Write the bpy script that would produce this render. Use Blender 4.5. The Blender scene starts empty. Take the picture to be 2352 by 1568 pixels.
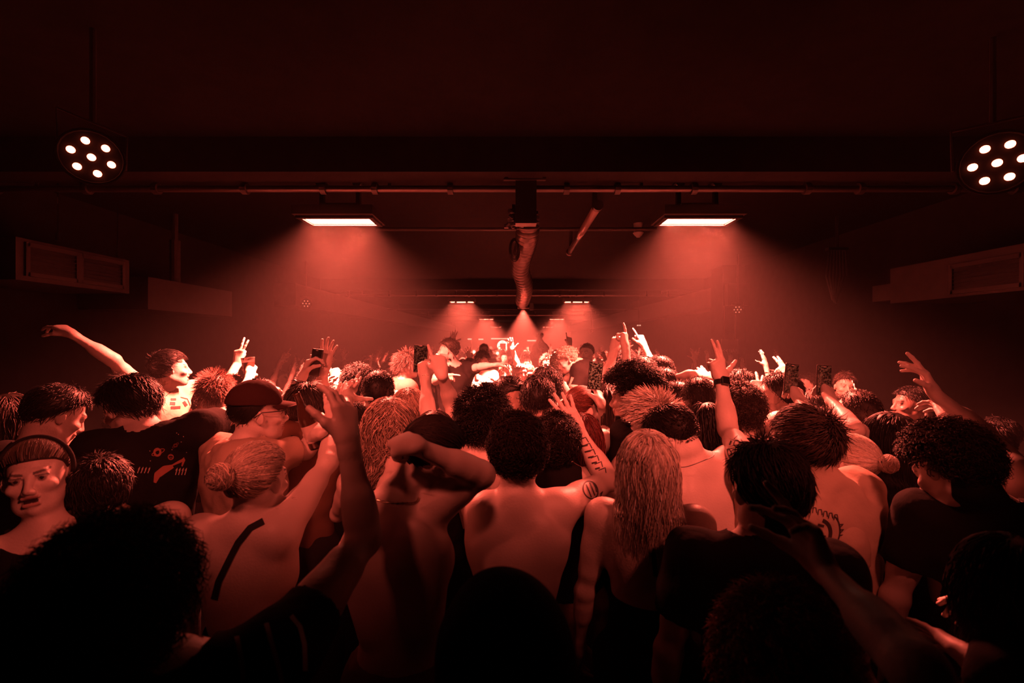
import bpy, math, random
import numpy as np
from mathutils import Vector, Matrix
from mathutils.bvhtree import BVHTree

# ------------------------------------------------------------------ camera, world, exposure
SC = bpy.context.scene
FPX = 1045.0                     # focal length in pixels of the 2352 x 1568 frame
CAMZ = 2.10
cam_d = bpy.data.cameras.new('camera'); cam = bpy.data.objects.new('camera', cam_d)
SC.collection.objects.link(cam); SC.camera = cam
cam.location = (0, 0, CAMZ); cam.rotation_euler = (math.radians(90), 0, 0)
cam_d.sensor_width = 36.0; cam_d.lens = FPX * 36.0 / 2352.0
cam_d.clip_start = 0.05; cam_d.clip_end = 120
cam_d.dof.use_dof = True; cam_d.dof.focus_distance = 2.6; cam_d.dof.aperture_fstop = 2.4

SC.view_settings.view_transform = 'Standard'; SC.view_settings.look = 'None'
SC.view_settings.gamma = 1.0; SC.view_settings.use_curve_mapping = False
SC.view_settings.exposure = 0.0
SC.display_settings.display_device = 'sRGB'
SC.cycles.use_denoising = True
SC.cycles.max_bounces = 5; SC.cycles.diffuse_bounces = 2; SC.cycles.glossy_bounces = 2
SC.cycles.transmission_bounces = 3; SC.cycles.volume_bounces = 0; SC.cycles.transparent_max_bounces = 6
SC.cycles.caustics_reflective = False; SC.cycles.caustics_refractive = False
SC.cycles.sample_clamp_indirect = 3.0; SC.cycles.sample_clamp_direct = 0
SC.cycles.use_adaptive_sampling = True; SC.cycles.adaptive_threshold = 0.03
SC.cycles.use_light_tree = True

RED = (1.0, 0.115, 0.07)         # colour of the club's red light
HAZE = 0.0043
world = bpy.data.worlds.new('world'); SC.world = world; world.use_nodes = True
wn = world.node_tree; wn.nodes['Background'].inputs['Color'].default_value = (0, 0, 0, 1)
wn.nodes['Background'].inputs['Strength'].default_value = 0.0
vs = wn.nodes.new('ShaderNodeVolumeScatter'); vs.inputs['Color'].default_value = (1, .96, .94, 1)
vs.inputs['Density'].default_value = HAZE; vs.inputs['Anisotropy'].default_value = 0.15
wn.links.new(vs.outputs['Volume'], wn.nodes['World Output'].inputs['Volume'])

def W(px, py, D):
    """the point at depth D (metres ahead) that shows at pixel px, py of the photograph"""
    return np.array([(px - 1176.0) / FPX * D, D, CAMZ - (py - 784.0) / FPX * D])
def PX(p): return 1176 + p[0] / p[1] * FPX, 784 - (p[2] - CAMZ) / p[1] * FPX
def nrm(v): v = np.asarray(v, float); return v / max(1e-9, np.linalg.norm(v))
def V3(*a): return np.array(a, float)
UP = V3(0, 0, 1)

# ------------------------------------------------------------------ linking and tags
COL = SC.collection
def tag(o, label=None, cat=None, group=None, kind=None):
    if label: o['label'] = label
    if cat: o['category'] = cat
    if group: o['group'] = group
    if kind: o['kind'] = kind
    return o
def empty(name, loc, rz=0.0):
    o = bpy.data.objects.new(name, None); COL.objects.link(o)
    o.location = loc; o.rotation_euler = (0, 0, rz); o.empty_display_size = .1
    return o
def mesh_obj(name, verts, faces, mat, parent=None, col=None, smooth=True, world_pts=True):
    """verts (n,3) in world space; faces (m,3|4) array or list"""
    verts = np.asarray(verts, np.float32)
    org = np.zeros(3)
    if parent is not None and world_pts: org = np.array(parent.location[:])
    me = bpy.data.meshes.new(name)
    if isinstance(faces, np.ndarray):
        nf, k = faces.shape
        me.vertices.add(len(verts)); me.vertices.foreach_set('co', (verts - org.astype(np.float32)).ravel())
        me.loops.add(nf * k); me.loops.foreach_set('vertex_index', faces.astype(np.int32).ravel())
        me.polygons.add(nf); me.polygons.foreach_set('loop_start', (np.arange(nf) * k).astype(np.int32))
        me.polygons.foreach_set('loop_total', np.full(nf, k, np.int32))
        me.update(calc_edges=True)
    else:
        me.from_pydata([tuple(v) for v in (verts - org)], [], faces)
    if smooth: me.polygons.foreach_set('use_smooth', np.ones(len(me.polygons), bool))
    if col is not None:
        at = me.color_attributes.new('Col', 'FLOAT_COLOR', 'POINT')
        c = np.ones((len(verts), 4), np.float32); c[:, :3] = col; at.data.foreach_set('color', c.ravel())
    me.materials.append(mat)
    o = bpy.data.objects.new(name, me); COL.objects.link(o)
    if parent is not None: o.parent = parent
    return o
class MB:
    """collects simple solids into one mesh"""
    def __init__(s): s.v = []; s.f = []; s.n = 0
    def add(s, v, f):
        s.v.append(np.asarray(v, float)); s.f += [tuple(i + s.n for i in q) for q in f]; s.n += len(v); return s
    def box(s, c, size, R=None, taper=1.0):
        x, y, z = [d / 2 for d in size]; P = []
        for sz in (-1, 1):
            t = taper if sz < 0 else 1.0
            for sx, sy in ((-1, -1), (1, -1), (1, 1), (-1, 1)): P.append((sx * x * t, sy * y * t, sz * z))
        P = np.array(P)
        if R is not None: P = P @ np.asarray(R).T
        return s.add(P + np.asarray(c), [(3, 2, 1, 0), (4, 5, 6, 7), (0, 1, 5, 4), (1, 2, 6, 5), (2, 3, 7, 6), (3, 0, 4, 7)])
    def cyl(s, a, b, ra, rb=None, n=16, cap=True):
        a = np.asarray(a, float); b = np.asarray(b, float); rb = ra if rb is None else rb
        w = nrm(b - a); u = nrm(np.cross(w, (0, 0, 1) if abs(w[2]) < .9 else (1, 0, 0))); q = np.cross(w, u)
        t = np.arange(n) * 2 * math.pi / n; ring = np.outer(np.cos(t), u) + np.outer(np.sin(t), q)
        v = np.vstack([a + ring * ra, b + ring * rb]); f = [(i, (i + 1) % n, n + (i + 1) % n, n + i) for i in range(n)]
        if cap: f += [tuple(range(n - 1, -1, -1)), tuple(range(n, 2 * n))]
        return s.add(v, f)
    def tube(s, pts, r, n=8, closed=False):
        pts = np.asarray(pts, float); m = len(pts); r = np.broadcast_to(r, (m,))
        tg = np.gradient(pts, axis=0) if not closed else np.roll(pts, -1, 0) - np.roll(pts, 1, 0)
        V = []; u = None
        for i in range(m):
            w = nrm(tg[i])
            if u is None: u = nrm(np.cross(w, (0, 0, 1) if abs(w[2]) < .9 else (1, 0, 0)))
            u = nrm(u - w * np.dot(u, w)); q = np.cross(w, u)
            for k in range(n): a = 2 * math.pi * k / n; V.append(pts[i] + r[i] * (math.cos(a) * u + math.sin(a) * q))
        f = []
        for i in range(m if closed else m - 1):
            for k in range(n): j = (i + 1) % m; f.append((i * n + k, i * n + (k + 1) % n, j * n + (k + 1) % n, j * n + k))
        if not closed: f += [tuple(range(n - 1, -1, -1)), tuple((m - 1) * n + k for k in range(n))]
        return s.add(V, f)
    def build(s, name, mat, parent=None, smooth=False):
        return mesh_obj(name, np.vstack(s.v), s.f, mat, parent, smooth=smooth)

# ------------------------------------------------------------------ materials
def pmat(name, base, rough=.6, metal=0.0, spec=.5, emis=None, est=0.0, attr=False, bump=0.0, bscale=60.0, coat=0.0, vary=0.0, trans=0.0, sheen=0.0):
    m = bpy.data.materials.new(name); m.use_nodes = True; nt = m.node_tree; b = nt.nodes['Principled BSDF']
    b.inputs['Base Color'].default_value = (*base, 1); b.inputs['Roughness'].default_value = rough
    b.inputs['Metallic'].default_value = metal; b.inputs['Specular IOR Level'].default_value = spec
    b.inputs['Coat Weight'].default_value = coat; b.inputs['Transmission Weight'].default_value = trans
    b.inputs['Sheen Weight'].default_value = sheen
    if emis: b.inputs['Emission Color'].default_value = (*emis, 1); b.inputs['Emission Strength'].default_value = est
    src = None
    if attr:
        a = nt.nodes.new('ShaderNodeAttribute'); a.attribute_name = 'Col'; src = a.outputs['Color']
    if vary:
        tc = nt.nodes.new('ShaderNodeTexCoord'); nz = nt.nodes.new('ShaderNodeTexNoise'); nz.inputs['Scale'].default_value = 9
        nt.links.new(tc.outputs['Object'], nz.inputs['Vector'])
        mx = nt.nodes.new('ShaderNodeMix'); mx.data_type = 'RGBA'; mx.blend_type = 'MULTIPLY'; mx.inputs[0].default_value = 1
        rp = nt.nodes.new('ShaderNodeMapRange'); rp.inputs[1].default_value = .3; rp.inputs[2].default_value = .7
        rp.inputs[3].default_value = 1 - vary; rp.inputs[4].default_value = 1 + vary * .4
        nt.links.new(nz.outputs['Fac'], rp.inputs[0]); nt.links.new(rp.outputs[0], mx.inputs[7])
        if src: nt.links.new(src, mx.inputs[6])
        else: mx.inputs[6].default_value = (*base, 1)
        src = mx.outputs[2]
    if src: nt.links.new(src, b.inputs['Base Color'])
    if bump:
        tc = nt.nodes.new('ShaderNodeTexCoord'); nz = nt.nodes.new('ShaderNodeTexNoise'); nz.inputs['Scale'].default_value = bscale
        nz.inputs['Detail'].default_value = 3
        nt.links.new(tc.outputs['Object'], nz.inputs['Vector'])
        bp = nt.nodes.new('ShaderNodeBump'); bp.inputs['Strength'].default_value = bump; bp.inputs['Distance'].default_value = .01
        nt.links.new(nz.outputs['Fac'], bp.inputs['Height']); nt.links.new(bp.outputs[0], b.inputs['Normal'])
    return m
M = dict(
    skin=pmat('skin', (.6, .5, .45), .46, attr=True, bump=.12, bscale=140, spec=.45, vary=.1),
    hair=pmat('hair', (.05, .04, .04), .5, attr=True, spec=.35),
    cloth=pmat('cloth', (.1, .1, .1), .9, attr=True, bump=.3, bscale=35, spec=.12),
    blackcloth=pmat('black_fabric', (.018, .016, .016), .8, spec=.25),
    black=pmat('black_plastic', (.015, .014, .014), .35),
    beam=pmat('dark_beam_paint', (.010, .009, .009), .85, spec=.1, vary=.3),
    matte=pmat('matte_black', (.004, .004, .004), .95, spec=.05),
    gloss=pmat('glossy_black', (.01, .01, .01), .08, coat=.6),
    metal=pmat('dark_metal', (.12, .11, .11), .35, metal=.8),
    chrome=pmat('chrome', (.75, .72, .7), .12, metal=1),
    gold=pmat('chain_metal', (.85, .75, .6), .2, metal=1),
    white=pmat('white_plastic', (.6, .58, .56), .5),
    ink=pmat('tattoo_ink', (.03, .022, .022), .6),
    print_dark=pmat('dark_print', (.035, .025, .025), .7),
    print_red=pmat('pale_red_print', (.42, .16, .12), .7),
    print_pale=pmat('pale_print', (.62, .5, .45), .7),
    glass=pmat('clear_plastic', (.85, .8, .78), .08, spec=.8, trans=.75),
    eye=pmat('eye_white', (.7, .66, .64), .15, attr=True),
    wall=pmat('black_painted_wall', (.010, .009, .009), .8, spec=.15, bump=.3, bscale=4, vary=.4),
    ceil=pmat('black_painted_ceiling', (.006, .0055, .0055), .9, spec=.08, bump=.3, bscale=3, vary=.4),
    floor=pmat('dark_floor', (.03, .027, .026), .45, bump=.1, bscale=8, vary=.4),
    duct=pmat('grey_painted_metal', (.028, .025, .025), .5, vary=.3),
    screen=pmat('phone_screen', (.02, .02, .02), .1, coat=.5),
    sign=pmat('sign_board', (.26, .2, .18), .6),
    signtext=pmat('sign_lettering', (.85, .8, .78), .6),
)
def emit(name, col, st):
    return pmat(name, (0, 0, 0), emis=col, est=st)

# ------------------------------------------------------------------ implicit surfaces
class Pr:
    __slots__ = ('a', 'b', 'ra', 'rb', 'Mx', 'ba', 'bb', 'ms', 'k', 'g', 'sub', 'mid', 'R', 't')
    def __init__(s, a, b, ra, rb=None, k=.02, g=0, F=None, sc=None, sub=False, t='T'):
        s.a = np.asarray(a, np.float32); s.b = np.asarray(b, np.float32); s.ra = ra; s.rb = ra if rb is None else rb
        s.k = k; s.g = g; s.sub = sub; s.t = t; s.Mx = None; s.ms = 1.0; mx = 1.0
        if sc is not None:
            sc = np.asarray(sc, float); s.Mx = (np.asarray(F, float).T / sc).astype(np.float32); s.ms = float(sc.min()); mx = float(sc.max())
        ba = s.b - s.a
        s.ba = ba if s.Mx is None else ba @ s.Mx; s.bb = float(np.dot(s.ba, s.ba)) + 1e-12
        s.mid = (s.a + s.b) / 2; s.R = float(np.linalg.norm(ba)) / 2 + max(s.ra, s.rb) * mx
    def ev(s, P):
        q = P - s.a
        if s.Mx is not None: q = q @ s.Mx
        h = np.clip((q @ s.ba) / s.bb, 0, 1)
        q = q - h[..., None] * s.ba
        return (np.sqrt(np.einsum('...i,...i->...', q, q)) - (s.ra + (s.rb - s.ra) * h)) * s.ms
def smin(a, b, k):
    h = np.maximum(k - np.abs(a - b), 0) / k
    return np.minimum(a, b) - h * h * k * .25
def smax(a, b, k): return -smin(-a, -b, k)

class Field:
    def __init__(s, prims, joints=None, post=None):
        s.pr = prims; s.joints = joints or {}; s.post = post   # joints: group -> shoulder point
    def blocks(s, C, P, rad):
        """C (nb,3) block centres, P (nb,m,3) samples"""
        gs = sorted({p.g for p in s.pr}); D = {g: np.full(P.shape[:2], 1.0, np.float32) for g in gs}
        for p in s.pr:
            near = np.linalg.norm(C - p.mid, axis=1) - p.R < rad + p.k + .03
            if not near.any(): continue
            d = p.ev(P[near]); cur = D[p.g][near]
            D[p.g][near] = smax(cur, -d, p.k) if p.sub else smin(cur, d, p.k)
        out = D[gs[0]]
        for g in gs[1:]:
            if g in s.joints:
                J, kk = s.joints[g]; r = np.linalg.norm(P - J.astype(np.float32), axis=2)
                k = .005 + kk * np.clip(1 - r / .26, 0, 1)
            else: k = .004
            out = smin(out, D[g], k)
        if s.post: out = s.post(out, P)
        return out
def surfnet(D, org, v, mask=None):
    ins = D < 0
    c8 = [D[i:D.shape[0] - 1 + i, j:D.shape[1] - 1 + j, k:D.shape[2] - 1 + k] for i in (0, 1) for j in (0, 1) for k in (0, 1)]
    cnt = sum((c < 0).astype(np.int8) for c in c8); act = (cnt > 0) & (cnt < 8)
    idx = np.argwhere(act)
    if len(idx) == 0: return np.zeros((0, 3)), np.zeros((0, 4), int)
    vid = np.full(act.shape, -1, np.int32); vid[act] = np.arange(len(idx))
    vals = [c[act] for c in c8]; corners = [(i, j, k) for i in (0, 1) for j in (0, 1) for k in (0, 1)]
    acc = np.zeros((len(idx), 3)); n = np.zeros(len(idx))
    for a in range(8):
        for b in range(a + 1, 8):
            ca, cb = corners[a], corners[b]
            if sum(abs(x - y) for x, y in zip(ca, cb)) != 1: continue
            va, vb = vals[a], vals[b]; m = (va < 0) != (vb < 0)
            t = va[m] / (va[m] - vb[m]); ca = np.array(ca, float); cb = np.array(cb, float)
            acc[m] += ca + t[:, None] * (cb - ca); n[m] += 1
    verts = (idx + acc / n[:, None]) * v + org
    F = []
    for ax in range(3):
        o = [s for s in range(3) if s != ax]
        sl0 = [slice(1, -1)] * 3; sl1 = [slice(1, -1)] * 3; sl0[ax] = slice(0, -1); sl1[ax] = slice(1, None)
        A = ins[tuple(sl0)]; B = ins[tuple(sl1)]
        for flip, m in ((False, A & ~B), (True, ~A & B)):
            e = np.argwhere(m)
            if not len(e): continue
            e[:, o[0]] += 1; e[:, o[1]] += 1
            q = []
            for d0, d1 in ((-1, -1), (0, -1), (0, 0), (-1, 0)):
                c = e.copy(); c[:, o[0]] += d0; c[:, o[1]] += d1; q.append(vid[c[:, 0], c[:, 1], c[:, 2]])
            q = np.stack(q, 1)
            if flip != (ax == 1): q = q[:, ::-1]
            F.append(q)
    F = np.vstack(F)
    F = F[(F >= 0).all(1)]
    if mask is not None:
        cm = mask(verts); F = F[cm[F].any(1)]
        used = np.zeros(len(verts), bool); used[F.ravel()] = True; re = np.cumsum(used) - 1
        verts = verts[used]; F = re[F]
    return verts, F
def polygonize(field, lo, hi, v, keep=None, mask=None, nb=8):
    """keep(C, rad): which blocks may matter; mask(verts): which vertices to keep"""
    lo = np.asarray(lo, float); hi = np.asarray(hi, float)
    n = np.ceil((hi - lo) / v / nb).astype(int) + 1
    g = np.stack(np.meshgrid(*[np.arange(k) for k in n], indexing='ij'), -1).reshape(-1, 3)
    C = (lo + (g * nb + (nb - 1) / 2) * v).astype(np.float32); rad = nb * v * .87
    if keep is not None: ok = keep(C, rad)
    else: ok = np.ones(len(C), bool)
    D = np.full(tuple(n * nb), 1.0, np.float32)
    near = np.zeros(len(C), bool)
    for p in field.pr:
        near |= np.linalg.norm(C - p.mid, axis=1) - p.R < rad
    sel = np.where(ok & near)[0]
    cd = field.blocks(C[sel], C[sel][:, None, :], rad + .05)[:, 0]
    s2 = sel[np.abs(cd) < rad * 1.15 + .012]
    for i in sel[cd < 0]: a = g[i] * nb; D[a[0]:a[0] + nb, a[1]:a[1] + nb, a[2]:a[2] + nb] = -1
    off = np.stack(np.meshgrid(*[np.arange(nb)] * 3, indexing='ij'), -1).reshape(-1, 3) * v
    for c0 in range(0, len(s2), 400):
        ch = s2[c0:c0 + 400]
        P = ((lo + g[ch] * nb * v)[:, None, :] + off[None]).astype(np.float32)
        d = field.blocks(C[ch], P, rad)
        for j, i in enumerate(ch): a = g[i] * nb; D[a[0]:a[0] + nb, a[1]:a[1] + nb, a[2]:a[2] + nb] = d[j].reshape(nb, nb, nb)
    return surfnet(D, lo, v, mask)
def bounds(prims, pad=.03):
    lo = np.min([p.mid - p.R for p in prims], 0) - pad; hi = np.max([p.mid + p.R for p in prims], 0) + pad
    return lo, hi
def wob(P, f, seed=0.0):
    x, y, z = P[..., 0] * f, P[..., 1] * f, P[..., 2] * f
    return (np.sin(x + 1.7 * np.sin(y * .9 + seed) + seed) + np.sin(y * 1.1 + 1.5 * np.sin(z * .8 + seed * 2)) + np.sin(z * 1.05 + 1.6 * np.sin(x * .85 - seed))) / 3
# ------------------------------------------------------------------ large lights: the red ceiling panels and their area lights
def area(loc, sx, sy, energy, spread=150, parent=None, rot=(0, 0, 0), name='panel_light'):
    l = bpy.data.lights.new(name, 'AREA'); l.shape = 'RECTANGLE'; l.size = sx; l.size_y = sy; l.energy = energy
    l.color = RED; l.spread = math.radians(spread); o = bpy.data.objects.new(name, l); COL.objects.link(o)
    if parent is not None:
        o.parent = parent; o.location = np.array(loc) - np.array(parent.location[:])
    else: o.location = loc
    o.rotation_euler = rot; return o
M['led'] = emit('red_led_panel', (1, .45, .3), 9)
M['led_dot'] = emit('red_led_lens', (1, .12, .06), 26)
M['led_dim'] = emit('dim_led_lens', (1, .3, .18), 1.1)
M['neon'] = emit('pale_neon', (1, .78, .5), 3.2)
M['strip'] = emit('pale_led_strip', (1, .5, .34), 1.3)
PW = dict(near=1050, second=1900, third=2400, fourth=1300)
def panel(x0, x1, y0, y1, z, power, label, feet=True):
    cx, cy = (x0 + x1) / 2, (y0 + y1) / 2
    r = empty('ceiling_light_panel', (cx, cy, z)); tag(r, label, 'light', 'red ceiling light panels')
    w, d = x1 - x0, y1 - y0
    MB().box((cx, cy + .0, z + .055), (w + .10, d + .16, .07), taper=1.0).box((cx, cy, z + .11), (w * .55, d * .7, .05)).build('housing', M['metal'], r)
    f = MB(); f.box((cx, y0 - .02, z + .012), (w + .08, .035, .024)); f.box((cx, y1 + .02, z + .012), (w + .08, .035, .024))
    f.box((x0 - .02, cy, z + .012), (.035, d, .024)); f.box((x1 + .02, cy, z + .012), (.035, d, .024)); f.build('frame', M['black'], r)
    MB().box((cx, cy, z + .016), (w, d, .006)).build('diffuser', M['led'], r)
    for sx in (-1, 1):
        b = MB(); b.box((cx + sx * w * .28, cy, z + .2), (.03, .04, .2)); b.build('bracket', M['metal'], r)
        MB().cyl((cx + sx * w * .28, cy - .05, z + .3), (cx + sx * w * .28, cy + .05, z + .3), .035, n=12).build('clamp', M['metal'], r)
        if feet: MB().box((cx + sx * w * .24, y0 - .03, z - .012), (.05, .02, .03)).build('lug', M['black'], r)
    area((cx, cy, z + .010), w, d, power, 124, r)
    return r
PZ = 3.04
panel(-1.61, -1.10, 3.50, 3.69, PZ, PW['near'], 'large glowing red light panel on the left, nearest the camera, under the lighting bar', False)
panel(1.20, 1.72, 3.50, 3.69, PZ, PW['near'], 'large glowing red light panel on the right, nearest the camera, under the lighting bar', False)
panel(-1.47, -.93, 10.8, 11.0, PZ, PW['second'], 'thin glowing panel in second row, left of the hanging hose')
panel(1.27, 1.83, 10.8, 11.0, PZ, PW['second'], 'thin glowing panel in second row, right of the hanging hose')
panel(-1.36, -.82, 19.2, 19.4, PZ, PW['third'], 'small distant panel in third row, left of the spotlight beam')
panel(1.62, 2.18, 19.2, 19.4, PZ, PW['third'], 'small distant panel in third row, right of the spotlight beam')
panel(-1.33, -.70, 28.9, 29.1, PZ - .03, PW['fourth'], 'farthest bright bar of light on the left, above the neon sign')
panel(1.97, 2.60, 28.9, 29.1, PZ - .03, PW['fourth'], 'farthest bright bar of light on the right, beyond the spotlight beam')

def led_par(px, py, D, size, aim, label, dot, power=0, rotz=0.0, mat='led_dot'):
    c = W(px, py, D); r = empty('par_light', tuple(c)); tag(r, label, 'light', 'round stage lights with seven lenses')
    f = nrm(aim); u = nrm(np.cross(f, (0, 0, 1))); v = np.cross(u, f); u, v = u * math.cos(rotz) + v * math.sin(rotz), v * math.cos(rotz) - u * math.sin(rotz)
    b = MB(); b.cyl(c - f * size * 1.1, c - f * .012, size * .75, size * 1.12, n=24); b.build('body', M['matte'], r, smooth=False)
    b = MB(); t = np.linspace(0, 2 * math.pi, 25)[:-1]
    b.tube([c + (u * math.cos(a) + v * math.sin(a)) * size * 1.12 for a in t], size * .07, n=6, closed=True); b.build('rim', M['matte'], r)
    for i in range(7):
        a = i * math.pi / 3; o = c + ((u * math.cos(a) + v * math.sin(a)) * size * .68 if i < 6 else 0)
        MB().cyl(o - f * .01, o + f * .004, dot, n=14).build('lens', M[mat], r)
    b = MB(); b.tube([c + u * size * 1.15 - f * size * .5, c + u * size * 1.2 + UP * size * 1.6 - f * size * .5, c - u * size * 1.2 + UP * size * 1.6 - f * size * .5, c - u * size * 1.15 - f * size * .5], size * .06, n=6)
    b.cyl(c + UP * size * 1.6 - f * size * .5, c + UP * (3.5 - c[2]) * .999 - f * size * .5, .012, n=8); b.build('yoke', M['metal'], r)
    return r
led_par(210, 361, 2.0, .100, (.75, -1.0, -.28), 'round stage light with seven glowing red lenses, upper left', .0145, rotz=.25)
led_par(2291, 374, 2.05, .118, (-.62, -1.0, -.28), 'round stage light with seven glowing red lenses, upper right', .0165, rotz=-.05)
led_par(703, 697, 7.9, .075, (.5, -1, -.2), 'far round stage light with tiny dim lenses on the left wall', .008, mat='led_dim')
led_par(1694, 711, 7.3, .07, (-.5, -1, -.2), 'far round stage light with tiny dim lenses on the right wall', .0075, mat='led_dim')
# ceiling spotlight with its beam at the end of the hose
def spot(c, aim, energy, deg, label, size=.06, blend=.35, soft=None):
    r = empty('spotlight', tuple(c)); tag(r, label, 'light', 'ceiling spotlights'); f = nrm(aim)
    MB().cyl(c - f * size * 2.6, c, size * .8, size, n=20).build('can', M['metal'], r)
    t = np.linspace(0, 2 * math.pi, 21)[:-1]; u = nrm(np.cross(f, (1, 0, .1))); v = np.cross(f, u)
    MB().tube([c + (u * math.cos(a) + v * math.sin(a)) * size * 1.25 for a in t], size * .12, n=6, closed=True).build('lens_ring', M['metal'], r)
    MB().cyl(c - f * .02, c - f * .004, size * .85, n=18).build('lens', emit('spot_lens', (1, .3, .2), 6), r)
    MB().box(c + V3(size * 1.9, 0, .02), (size * .8, size, size * 1.6)).cyl(c - f * size * 2.6, (c[0], c[1], 3.49), .012, n=8).build('bracket', M['black'], r)
    l = bpy.data.lights.new('spot_beam', 'SPOT'); l.energy = energy; l.color = RED; l.spot_size = math.radians(deg); l.spot_blend = blend; l.shadow_soft_size = soft or size * .5
    o = bpy.data.objects.new('spot_beam', l); COL.objects.link(o); o.parent = r; o.location = f * .01
    o.rotation_euler = Vector(f).to_track_quat('-Z', 'Y').to_euler(); return r
spot(W(1202, 707, 6.2), (0, .0, -1), 14000, 76, 'spotlight at the end of the hanging hose, beaming down on the stage')
spot(W(1353, 762, 13.0), (-.75, -.35, -.45), 600, 34, 'small distant spotlight throwing a slanting beam to the left', .05)

FRONT = 225
spot(V3(-1.15, .15, 3.1), (.30, 1, -.58), FRONT, 58, 'stage light above the camera on the left, aimed at the dancers', .08, 1.0, .1)
spot(V3(0, .15, 3.1), (.0, 1, -.54), FRONT, 54, 'stage light above the camera in the middle, aimed at the dancers', .08, 1.0, .1)
spot(V3(1.15, .15, 3.1), (-.16, 1, -.60), FRONT * 1.25, 60, 'stage light above the camera on the right, aimed at the dancers', .08, 1.0, .1)
spot(V3(.55, .3, 3.1), (-1, .62, -.60), FRONT * .75, 38, 'stage light above the camera turned toward the left wall', .08, 1.0, .1)

# ------------------------------------------------------------------ room shell
def struct(name, mb, mat, smooth=False): return tag(mb.build(name, mat, None, smooth), kind='structure')
struct('floor', MB().box((0, 13.5, -.05), (8.8, 39.2, .1)), M['floor'])
struct('ceiling', MB().box((0, 13.5, 3.55), (8.8, 39.2, .1)), M['ceil'])
struct('wall_left', MB().box((-4.35, 13.5, 1.75), (.1, 39.2, 3.5)), M['wall'])
struct('wall_right', MB().box((4.35, 13.5, 1.75), (.1, 39.2, 3.5)), M['wall'])
struct('wall_back', MB().box((0, 33.05, 1.75), (8.8, .1, 3.5)), M['wall'])
struct('wall_front', MB().box((0, -6.05, 1.75), (8.8, .1, 3.5)), M['wall'])
for i, y in enumerate((3.22, 10.3, 17.4, 24.5)):
    struct('trim_%d' % (i + 1), MB().box((0, y, 3.38), (8.59, .22, .24)), M['beam'])
# lighting bars under the beams
def bar(y, z, label, n, r=.024, x0=-4.29, x1=4.29, seed=1):
    t = empty('lighting_bar', (0, y, z)); tag(t, label, 'bar', 'horizontal lighting bars')
    MB().cyl((x0, y, z), (x1, y, z), r, n=12).build('pipe', M['metal'], t)
    rr = random.Random(seed)
    for i in range(n):
        x = x0 + .3 + (x1 - x0 - .6) * (i + rr.uniform(.2, .8)) / n
        MB().cyl((x - .02, y, z), (x + .02, y, z), r * 1.7, n=12).box((x, y, z + .07), (.03, .03, .12)).build('coupler', M['duct'], t)
    for x in (x0 + .8, -.9, .95, x1 - .8): MB().cyl((x, y, z), (x, y, 3.3 if y < 5 else 3.49), .012, n=8).build('drop_rod', M['metal'], t)
bar(3.34, 3.22, 'nearest lighting bar with small clamps, running across above the big panels', 14, seed=3)
bar(10.6, 3.18, 'second lighting bar across the ceiling, above the second row of panels', 12)
bar(19.0, 3.2, 'third lighting bar across the ceiling, far down the room', 10, seed=5)
tag(MB().cyl((-1.6, 5.35, 3.42), (1.7, 5.35, 3.42), .02, n=10).build('conduit', M['duct']), 'thin conduit pipe across the ceiling behind the tube light', 'pipe')
tag(MB().cyl((-4.2, 14.2, 3.1), (4.2, 14.2, 3.1), .018, n=8).build('conduit', M['duct']), 'thin distant pipe crossing the ceiling beyond the second panels', 'pipe')
# unlit tube light on the ceiling
t = empty('tube_light', (.745, 4.95, 3.27)); tag(t, 'unlit round tube light running away along the ceiling', 'light')
M['tube'] = pmat('clear_tube', (.5, .4, .37), .12, spec=.9, coat=.6)
MB().cyl((.74, 3.95, 3.27), (.755, 5.95, 3.27), .038, n=20).build('tube', M['tube'], t, True)
MB().cyl((.74, 3.90, 3.27), (.74, 3.96, 3.27), .045, n=20).build('end_cap', M['metal'], t)
MB().cyl((.755, 5.94, 3.27), (.755, 5.99, 3.27), .045, n=20).build('end_cap', M['metal'], t)
for y in (4.1, 5.75): MB().box((.745, y, 3.40), (.04, .03, .2)).build('hanger', M['metal'], t)
# smoke detector
c = W(1466, 541, 5.4); t = empty('smoke_detector', tuple(c)); tag(t, 'small round smoke detector on the ceiling beside the right panel', 'smoke detector')
MB().cyl(c + V3(0, 0, .03), c + V3(0, 0, .07), .05, .05, n=24).cyl(c + V3(0, 0, .065), (c[0], c[1], 3.5), .05, .055, n=20).build('base', M['white'], t)
MB().cyl(c, c + V3(0, 0, .032), .04, .062, n=24).cyl(c - V3(0, 0, .02), c, .02, .035, n=20).build('head', M['white'], t)
# hanging mount with clamps, cable and coil
t = empty('ceiling_mount', (.1, 3.3, 3.2)); tag(t, 'black hanging mount with clamps and cable coil above the hose', 'ceiling mount')
MB().box((.1, 3.3, 3.22), (.15, .1, .55)).build('post', M['black'], t)
MB().box((.09, 3.25, 3.34), (.30, .03, .18)).build('plate', M['duct'], t)
for sx in (-.13, .14): MB().cyl((.09 + sx, 3.22, 3.26), (.09 + sx, 3.22, 3.43), .014, n=8).build('rod', M['chrome'], t)
rr = random.Random(4)
for i in range(16):
    p = W(1170 + rr.uniform(-12, 60), 485 + rr.uniform(-4, 38), 3.85 + rr.uniform(-.08, .08)); b = MB(); b.cyl(p, p + V3(rr.uniform(-.03, .03), rr.uniform(-.02, .02), rr.uniform(-.02, .03)), rr.uniform(.008, .018), n=8)
    b.box(p + V3(.005, .01, .005), (rr.uniform(.02, .04), .03, rr.uniform(.02, .035))); b.build('clamp', M['metal'], t)
MB().box(W(1192, 495, 3.95), (.12, .12, .16)).build('hoist_block', M['black'], t)
MB().cyl(W(1192, 495, 3.95), (.06, 3.95, 3.5), .03, n=10).build('stem', M['black'], t)
b = MB(); cc = W(1182, 572, 4.1)
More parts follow.
